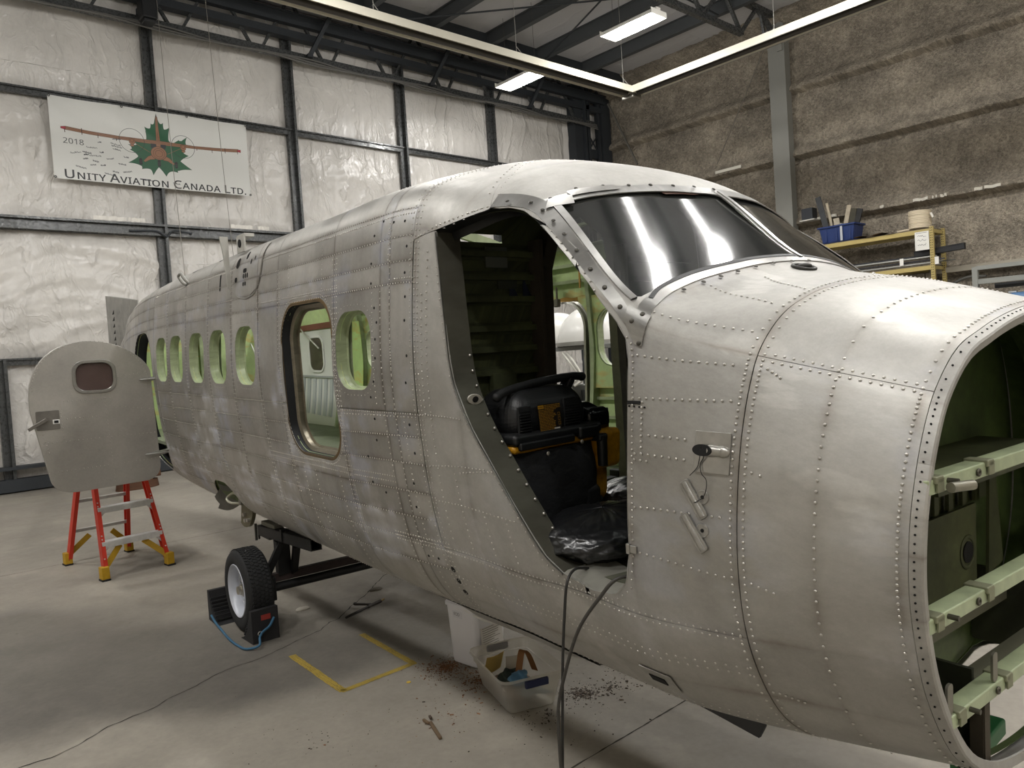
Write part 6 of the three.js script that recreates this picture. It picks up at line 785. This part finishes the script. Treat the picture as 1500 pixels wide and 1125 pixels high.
// ---------------------------------------------------------------- vacuum and rubbish bags in the cockpit
const inPlane = (o, s, y, z, turn) => { o.position.copy(toWorld(fus(s, y, z))); const c = Math.cos(turn), n = Math.sin(turn); o.quaternion.copy(plane.quaternion).multiply(new THREE.Quaternion().setFromRotationMatrix(new THREE.Matrix4().makeBasis(V(n, 0, c), V(0, 1, 0), V(-c, 0, n)))); };
{
  const o = thing('shop_vacuum', 'black and yellow shop vacuum standing in the cockpit', 'vacuum'); inPlane(o, 2.35, -.748, -.475, .12);
  const blk = M(0x1b1c1d, .42), mat = M(0x141516, .62), yel = new THREE.MeshStandardMaterial({ color: 0xe0a01c, map: T_MOTTLE, roughness: .45 });
  const rbox = (w, h, d, x, y, z, r) => { const g = new RoundedBoxGeometry(w, h, d, 5, r); return g.translate(x, y, z); };
  const taper = (g, y0, y1, k) => { const p = g.attributes.position; for (let i = 0; i < p.count; i++) { const t = clamp((p.getY(i) - y0) / (y1 - y0)), f = mix(1, k, t); p.setX(i, p.getX(i) * f); p.setZ(i, p.getZ(i) * f); } g.computeVertexNormals(); return g; };
  part('tank', taper(rbox(.56, .3, .27, .045, .2, -.01, .07), .05, .35, 1.02), yel, o); part('tank_flange', rbox(.5, .03, .3, -.02, .35, 0, .014), yel, o);
  // fabric cover on the front of the tank
  part('fabric_cover', (() => { const g = gridGeo(40, 30, (u, v) => { const a = mix(-1.55, 1.5, u), x = -.035 + .25 * Math.sin(a * .82), z = .125 + .03 * Math.cos(a) - .05 * Math.max(0, Math.abs(u - .5) - .42), y = mix(.03, .335, v); return V(x, y, z + .012 * (samp(N1, u * .7 + v * .4, v * .5) - .5) * 2 + .02 * Math.sin(Math.PI * v)); }); return g; })(), new THREE.MeshStandardMaterial({ color: 0x17181a, roughness: .85, side: THREE.DoubleSide, bumpMap: T_GRAIN, bumpScale: .002 }), o);
  part('rim', rbox(.5, .045, .31, -.02, .385, .005, .018), blk, o); part('rim_skirt', [rbox(.3, .03, .02, -.1, .362, .158, .008), rbox(.12, .05, .04, .14, .375, .15, .012)], blk, o);
  part('motor_head', taper(rbox(.45, .19, .28, -.02, .47, 0, .085), .41, .57, .86), blk, o);
  const grill = (x, y, w, h) => { for (let k = 0; k < 10; k++) part('vent_slat', rbox(w, h / 10 * .5, .012, x, y - h / 2 + (k + .5) * h / 10, .138 - .012 * Math.max(0, (y - h / 2 + (k + .5) * h / 10 - .42) / .1), .0025), M(0x0d0d0e, .4), o); part('vent_recess', rbox(w + .012, h + .012, .01, x, y, .13, .004), mat, o); };
  grill(.075, .462, .085, .1); grill(-.19, .45, .055, .1);
  const T = canvasTex(512, 420, (c) => { c.fillStyle = '#181410'; c.fillRect(0, 0, 512, 420); c.fillStyle = '#c7931f'; c.fillRect(10, 14, 130, 52); c.fillStyle = '#181410'; c.font = 'bold 38px sans-serif'; c.fillText('DEWALT', 16, 54, 118); c.fillStyle = '#b98a2a'; const r = rng(4); for (let k = 0; k < 17; k++) { let x = 14; while (x < 400) { const w = 12 + r() * 46; if (x + w < 410 - (k < 4 ? -90 : 60 * r())) c.fillRect(x + (k < 3 ? 140 : 0), 16 + k * 23, w, 9); x += w + 8; } } c.strokeStyle = '#b98a2a'; c.lineWidth = 4; for (let k = 0; k < 3; k++) c.strokeRect(440, 150 + k * 70, 44, 44); c.fillStyle = '#d9d5cc'; c.fillRect(330, 372, 130, 34); });
  part('label', new THREE.PlaneGeometry(.125, .105).rotateX(-.1).translate(-.065, .452, .1445), new THREE.MeshStandardMaterial({ map: T, roughness: .45 }), o);
  part('hose_port', [rbox(.14, .1, .2, .262, .41, .03, .035), taper(rbox(.13, .06, .18, .255, .455, .03, .028), .43, .48, .8)], M(0x101112, .18), o); part('port_ridges', [0, 1, 2, 3].map((k) => rbox(.012, .1, .02, .333, .4, -.04 + k * .045, .004)), blk, o);
  part('yellow_shoulder', taper(rbox(.14, .16, .3, .272, .29, .01, .025), .2, .4, 1.03), yel, o); part('hose_clip', [new THREE.CylinderGeometry(.022, .02, .12, 16).translate(.2, .29, .175), rbox(.05, .03, .06, .2, .345, .16, .01)], blk, o);
  part('handle', [tube([V(-.255, .545, .06), V(-.22, .558, .06), V(-.05, .58, .05), V(.1, .59, .05), V(.2, .592, .05), V(.235, .588, .05)], .017, 50, 12), new THREE.SphereGeometry(.018, 12, 8).translate(-.257, .543, .06), new THREE.SphereGeometry(.019, 12, 8).translate(.238, .587, .05)], mat, o); part('handle_post', [bar(V(.14, .53, .03), V(.165, .59, .05), .03, .05, V(0, 0, 1), .008), bar(V(-.17, .5, .03), V(-.18, .56, .055), .03, .04, V(0, 0, 1), .008)], mat, o);
  part('base', [rbox(.1, .13, .16, .16, .09, .08, .025), rbox(.1, .12, .16, -.2, .085, .08, .025), rbox(.5, .05, .28, 0, .075, 0, .02)], mat, o);
  for (const [x, z] of [[.2, .13], [-.2, .13], [.2, -.12], [-.2, -.12]]) { const c = part('caster', [rod(V(x - .012, .032, z), V(x + .012, .032, z), .03, 20)], M(0x555553, .6), o); part('caster_fork', [box(.036, .05, .03, x, .06, z, .006), rod(V(x, .05, z), V(x, .09, z), .008)], blk, c); }
  for (const x of [-.12, .075]) part('press_stud', new THREE.SphereGeometry(.009, 12, 6).scale(1, 1, .5).translate(x, .335 + x * .1, .178), M(0xa9a498, .35, .6), o);
}
{
  const bagM = new THREE.MeshPhysicalMaterial({ color: 0x111214, roughness: .36, clearcoat: .5, clearcoatRoughness: .22 });
  const bag = (rx, ry, rz, seed) => { const g = new THREE.SphereGeometry(1, 140, 90), p = g.attributes.position; for (let i = 0; i < p.count; i++) { const q = V(p.getX(i), p.getY(i), p.getZ(i)); let k = 1; const a = Math.atan2(q.z, q.x) / 6.283; for (const [F, fa, fy, w] of [[N1, 2, .12, .07], [N2, 1, .2, .035], [N1, 5, .3, .03]]) { const n = samp(F, a * fa + seed + q.y * .1, q.y * fy + seed * 2); k += w * (Math.pow(1 - Math.abs(2 * n - 1), 3) - .3); } let y = q.y * k * ry; if (y < -ry * .6) y = -ry * .6 + (y + ry * .6) * .08; p.setXYZ(i, q.x * k * rx, y, q.z * k * rz); } g.computeVertexNormals(); return g.translate(0, ry * .6 + .01, 0); };
  const a = part('rubbish_bag', bag(.27, .085, .21, .3), bagM, scene); inPlane(a, 1.93, -.75, -.53, .45); tag(a, 'shiny black rubbish bag lying in the cockpit doorway', 'bag');
  const b = part('rubbish_bag', bag(.2, .075, .16, .8), bagM, scene); inPlane(b, 2.3, -.75, .02, .2); tag(b, 'crumpled black rubbish bag behind, right of the vacuum', 'bag');
  const c = part('floor_bar', [box(.3, .06, .05, 0, .04, 0, .006), box(.04, .1, .06, .13, .05, 0, .006)], M(0x202224, .6), scene); inPlane(c, 2.62, -.75, .12, .1); tag(c, 'low black bar on the cabin floor behind the rubbish bags', 'bar');
}
// ---------------------------------------------------------------- rack along the fibre wall
{
  const o = thing('storage_rack', 'tan slotted steel storage rack against the fibre wall', 'rack', [16.9, 0, -7.3]); const tan = M(0xb7a569, .55, .1), dk = M(0x2a2722, .9);
  for (const z of [1.5, -1.9]) for (const x of [0, .62]) { const u = part('upright', [box(.008, 3.78, .07, x - .03, 1.89, z), box(.06, 3.78, .008, x, 1.89, z + .034)], tan, o); if (z > 0) { const L = []; for (let k = 0; k < 26; k++) { L.push(box(.004, .022, .012, x - .035, 2.5 + k * .05, z - .014), box(.004, .022, .012, x - .035, 2.5 + k * .05, z + .016)); } part('slot_row', L, dk, u).userData.kind = 'stuff'; } }
  for (const y of [3.7, 2.95, 2.0, 1.0]) { for (const x of [-.005, .62]) part('beam', [box(.03, .09, 3.4, x, y, -.2, .004), box(.04, .03, 3.4, x + .01, y + .03, -.2, .004)], tan, o); part('shelf_board', box(.6, .025, 3.36, .31, y + .05, -.2), new THREE.MeshStandardMaterial({ color: 0x7d7363, map: T_MOTTLE, roughness: .8 }), o); for (const z of [1.5, -1.9]) part('side_tie', box(.62, .07, .02, .31, y, z), tan, o); }
  const T = canvasTex(256, 360, (c) => { c.fillStyle = '#e5e4de'; c.fillRect(0, 0, 256, 360); c.strokeStyle = '#55585a'; c.lineWidth = 6; const r = rng(3); for (const y of [90, 170, 250]) { c.beginPath(); let x = 50; c.moveTo(x, y); while (x < 200) { x += 10 + r() * 8; c.lineTo(x, y + (r() - .5) * 44); } c.stroke(); } c.fillStyle = '#777'; c.fillRect(20, 20, 200, 8); });
  const s = part('paper_sheet', gridGeo(6, 8, (u, v) => V(-.045 - .02 * v * (1 - v), 3.32 + v * .38, 1.19 + u * .27)), new THREE.MeshStandardMaterial({ map: T, roughness: .7, side: THREE.DoubleSide }), scene); s.position.set(16.9, 0, -7.3); tag(s, 'white handwritten paper sheet taped to the end of the top rack beam', 'paper');
}
{
  const o = thing('blue_tote', 'blue plastic tote filled with upright offcuts on top of the rack', 'tote', [17.2, 3.77, -7.78]), bl = M(0x1f3468, .42);
  const g = new RoundedBoxGeometry(.5, .36, .78, 3, .03), p = g.attributes.position; for (let i = 0; i < p.count; i++) { const f = mix(.88, 1.03, clamp((p.getY(i) + .18) / .36)); p.setX(i, p.getX(i) * f); p.setZ(i, p.getZ(i) * f); } g.computeVertexNormals(); part('body', g.translate(0, .18, 0), bl, o);
  part('rim', [box(.04, .04, .85, -.27, .36, 0, .01), box(.04, .04, .85, .27, .36, 0, .01), box(.56, .04, .04, 0, .36, .41, .01), box(.56, .04, .04, 0, .36, -.41, .01)], bl, o); for (const z of [-.24, .0, .3]) part('rib', box(.02, .3, .03, -.25, .18, z, .006), bl, o); part('strap', [box(.012, .36, .05, -.275, .2, .12), box(.3, .012, .05, -.13, .39, .12)], M(0xb8bcc2, .5), o);
  const stick = (name, label, z, x, h, w, d, tilt, col, tx = 0) => { const m = part(name, box(d, h, w, 0, h / 2, 0, .008), new THREE.MeshStandardMaterial({ color: col, map: T_MOTTLE, roughness: .7 }), scene); m.position.set(17.2 + x, 3.98, -7.78 + z); m.rotation.set(tilt, 0, tx); tag(m, label, 'offcut', 'offcuts standing in the blue tote'); };
  stick('offcut', 'tall dark grey board leaning left in the blue tote', -.27, -.08, .92, .13, .03, -.22, 0x46484a); stick('offcut', 'tall cream wooden strip beside the dark board in the blue tote', -.18, .0, .75, .06, .03, -.17, 0xd3c7ae); stick('offcut', 'short splintered cream wood piece low in the blue tote', -.05, -.05, .35, .13, .03, -.05, 0xd6cbb4, .1); stick('offcut', 'pale board leaning right in the middle of the blue tote', .06, .0, .62, .1, .03, .24, 0xc9bda6); stick('offcut', 'dark olive block in the blue tote right of the pale board', .2, .02, .52, .13, .05, .2, 0x4a4636); stick('offcut', 'black curved moulding piece at the right end of the blue tote', .3, .0, .5, .12, .04, .3, 0x2a2a2a);
  const hc = thing('hose_coil', 'coil of cream hose stacked on the right end of the rack top', 'hose', [17.15, 3.775, -6.1]); const pts = []; for (let i = 0; i <= 420; i++) { const a = i / 420 * Math.PI * 2 * 11; pts.push(V(Math.cos(a) * (.2 + .006 * Math.sin(a * .37)), .022 + i / 420 * .37, Math.sin(a) * .2)); } part('hose', tube([V(-.1, .02, -.42), V(-.12, .022, -.2), ...pts], .021, 900, 8), new THREE.MeshStandardMaterial({ color: 0xd6c9b0, roughness: .55 }), hc); part('hose_end', rod(V(-.1, .3, .25), V(-.12, .2, .3), .024, 12), M(0xdedad0, .4), hc);
  const cb = part('cardboard', gridGeo(24, 6, (u, v) => V(-.3 + v * .5, .012 + .03 * Math.abs(Math.sin(u * 6)) * v + .015 * Math.sin(u * 11), (u - .5) * .8)), new THREE.MeshStandardMaterial({ color: 0x8e7456, map: T_MOTTLE, roughness: .9, side: THREE.DoubleSide }), scene); cb.position.set(17.1, 3.776, -6.95); tag(cb, 'flattened brown cardboard lying on the rack top between tote and hose', 'cardboard');
  const rods = [[-.28, 3.03, 2.3, .022, 0x9b9b98], [-.2, 3.05, 2.5, .016, 0x8b8b86], [-.22, 3.16, 2.2, .018, 0xb5b5b0], [-.1, 3.1, 2.3, .025, 0x55555a], [-.02, 3.2, 2.0, .03, 0x3c3d40], [.06, 3.06, 2.4, .02, 0x74736c]]; const names = ['bright lower', 'thin grey lower', 'pale upper', 'dark middle', 'thick black upper', 'dull rear']; rods.forEach(([x, y, l, r, c], i) => { const m = part('metal_bar', i % 2 ? bar(V(0, 0, -l / 2), V(0, 0, l / 2), r * 2, r * 1.2) : rod(V(0, 0, -l / 2), V(0, 0, l / 2), r, 10), M(c, .45, .5), scene); m.position.set(17.2 + x, y + .02, -6.95 + i * .05); tag(m, names[i] + ' metal bar lying lengthwise on the middle rack shelf', 'bar', 'metal bars on the rack shelf'); });
  const bx = part('black_channel', [box(.1, .11, .95, 0, 0, 0, .01), box(.12, .02, .95, 0, .06, 0)], M(0x17181b, .5), scene); bx.position.set(17.05, 3.28, -5.72); bx.rotation.x = -.05; tag(bx, 'black channel sticking out past the right end of the rack', 'channel');
  for (const [z, y, l] of [[-6.4, 3.13, 'white tag hanging from the bars at the middle of the rack'], [-5.72, 3.08, 'white tag hanging beside the right rack upright']]) { const t = part('paper_tag', box(.006, .15, .075, 0, 0, 0), M(0xe6e4de, .7), scene); t.position.set(16.876, y, z); tag(t, l, 'tag'); }
  const cr = part('plank_crate', [0, 1, 2, 3].map((k) => box(.03, .8, .14, 0, 0, k * .16, .004)), M(0x8c8577, .8), scene); cr.position.set(17.3, 2.47, -6.5); tag(cr, 'grey board crate side under the middle rack shelf', 'crate');
  const bk = thing('wall_box', 'small black box on a white ledge beside the column', 'box', [17.42, 4.42, -8.62]); part('case', box(.24, .26, .27, 0, .16, 0, .01), M(0x1d2229, .5), bk); part('ledge', box(.28, .03, .36, 0, .014, 0, .004), M(0xc6c4bc, .6), bk);
}
// grey frame with a blue machine behind it, at the right edge
{
  const o = thing('steel_frame', 'grey square steel frame with lettering at the right edge', 'frame', [17.0, 0, -4.2]), gm = M(0x8f918c, .6, .2); part('post', box(.1, 2.86, .1, 0, 1.43, -.87, .004), gm, o); part('post', box(.1, 2.86, .1, 0, 1.43, 1.9, .004), gm, o); part('rail', box(.08, .1, 2.7, 0, 2.56, .5, .004), gm, o); part('rail', box(.08, .08, 2.7, 0, 2.83, .5, .004), gm, o);
  part('lettering', new THREE.PlaneGeometry(.62, .07).rotateY(-Math.PI / 2).translate(-.042, 2.56, .3), new THREE.MeshStandardMaterial({ map: canvasTex(512, 58, (c) => { c.fillStyle = '#8f918c'; c.fillRect(0, 0, 512, 58); c.fillStyle = '#33342f'; c.font = 'bold 46px sans-serif'; c.save(); c.scale(1.25, 1); c.fillText('UNITY', 14, 45); c.restore(); }), roughness: .6 }), o);
  const b = thing('blue_machine', 'blue painted machine hood behind the grey frame at the right edge', 'machine', [17.35, 0, -4.0]), bm = M(0x5f82ab, .35); part('hood', box(.5, .5, 1.6, 0, 2.05, .2, .12), bm, b); part('body', box(.55, 1.8, 1.7, 0, .9, .2, .05), M(0x41618c, .4), b); part('knob', [cyl(.03, .04, .12, -.15, 2.36, -.25), box(.1, .03, .14, -.12, 2.31, -.5, .01)], M(0xd7dde4, .3), b); part('dark_rail', box(.1, .1, 2.2, -.1, 2.46, .3), M(0x2a2c2e, .6), b);
  tag(part('hose_loop', tube([V(17.45, 2.2, -5.9), V(17.4, 2.45, -5.75), V(17.38, 2.62, -5.55), V(17.38, 2.7, -5.3), V(17.4, 2.68, -5.0)], .03, 40, 8), M(0x55544f, .6), scene), 'grey hose loop on the wall between the rack and the grey frame', 'hose');
}
// ---------------------------------------------------------------- what shows through the port exit and window
{
  const pos = toWorld(fus(5.0, -1.3, 2.6)), o = thing('parts_stand', 'metal stand full of loose parts seen through the far exit opening', 'stand', [pos.x, 0, pos.z]); o.quaternion.setFromAxisAngle(V(0, 1, 0), -.08); const st = M(0x8a8b88, .5, .4);
  for (const y of [.75, 1.15, 1.74]) part('shelf', box(.6, .04, 2.6, 0, y, 0, .005), st, o); for (const z of [-1.25, 0, 1.25]) for (const x of [-.28, .28]) part('leg', box(.04, 1.76, .04, x, .88, z), st, o); part('rail', rod(V(-.33, 1.02, -1.3), V(-.33, 1.02, 1.3), .03, 12), M(0xb9b7b0, .35, .5), o);
  const r = rng(6); for (let k = 0; k < 14; k++) part('loose_part', box(.15 + .2 * r(), .1 + .15 * r(), .1 + .25 * r(), -.1 + .2 * r(), (k % 2 ? 1.17 : 1.25) + .05, -1.1 + k * .17, .01), M([0x74756f, 0x3b3c3a, 0xa6a59c, 0x4d4a44][k % 4], .5, .3), o);
  const d = thing('white_dome', 'white dome shaped cowling on the parts stand, seen through the far exit opening', 'cowling', [pos.x - .05, 1.76, pos.z - .3]); part('shell', new THREE.SphereGeometry(.36, 40, 24, 0, Math.PI * 2, 0, Math.PI / 2).scale(1, .95, 1).translate(0, .03, .2), M(0xe4e3de, .25), d); part('shell', new THREE.SphereGeometry(.33, 32, 18, 0, Math.PI * 2, 0, Math.PI / 2).scale(1, .95, 1).translate(.1, .03, -.4), M(0xd9d8d2, .3), d); part('rim', new THREE.CylinderGeometry(.37, .37, .035, 40).translate(0, .018, .2), M(0x9a9993, .4, .4), d);
  tag(part('wire_loom', [tube([V(0, 0, 0), V(-.03, -.1, .12), V(-.02, -.22, .2), V(-.03, -.3, .1), V(-.02, -.42, .12)], .011, 40, 6), tube([V(0, 0, .05), V(-.03, -.1, .17), V(-.02, -.24, .24), V(-.03, -.3, .15)], .011, 40, 6)], M(0xd8d6cc, .5), scene), 'white wires hanging below the white dome on the parts stand', 'wires').position.set(pos.x - .4, 1.7, pos.z - .2);
  const tl = thing('tall_carton', 'white bottle shaped container with blue box behind, seen through the far window', 'container', [...toWorld(fus(3.3, -1.7, 2.3)).toArray().map((x, i) => i === 1 ? 1.0 : x)]); part('bottle', new THREE.LatheGeometry([[0, 0], [.09, 0], [.09, .62], [.05, .74], [.03, .8], [0, .8]].map(([a, b]) => new THREE.Vector2(a, b)), 24), M(0xdfe0dd, .4), tl); part('blue_box', box(.3, .14, .3, .4, .95, .1, .01), M(0x27448c, .5), tl); part('box_base', box(.35, .9, .35, .4, .43, .1, .01), M(0x8d8e8b, .5), tl); part('pedestal', box(.9, .99, .5, .25, -.5, .05, .01), M(0x7f807c, .6), tl);
}
// green stand carrying the nose
{
  const p = toWorld(fus(.96, -1.2, .0)), o = thing('nose_stand', 'green painted steel stand under the nose of the fuselage', 'stand', [p.x, 0, p.z]), g = M(0x1e5a2f, .5); part('head', box(.16, .05, .16, 0, p.y - .02, 0, .008), g, o); part('column', box(.08, p.y - .05, .08, 0, (p.y - .05) / 2, 0, .004), g, o); for (let k = 0; k < 3; k++) { const a = k * 2.094 + 1; part('leg', bar(V(0, .2, 0), V(Math.cos(a) * .3, .02, Math.sin(a) * .3), .05, .04), g, o); }
}
scene.traverse((o) => { if (o.isMesh) o.castShadow = o.receiveShadow = true; });
renderer.render(scene, camera);
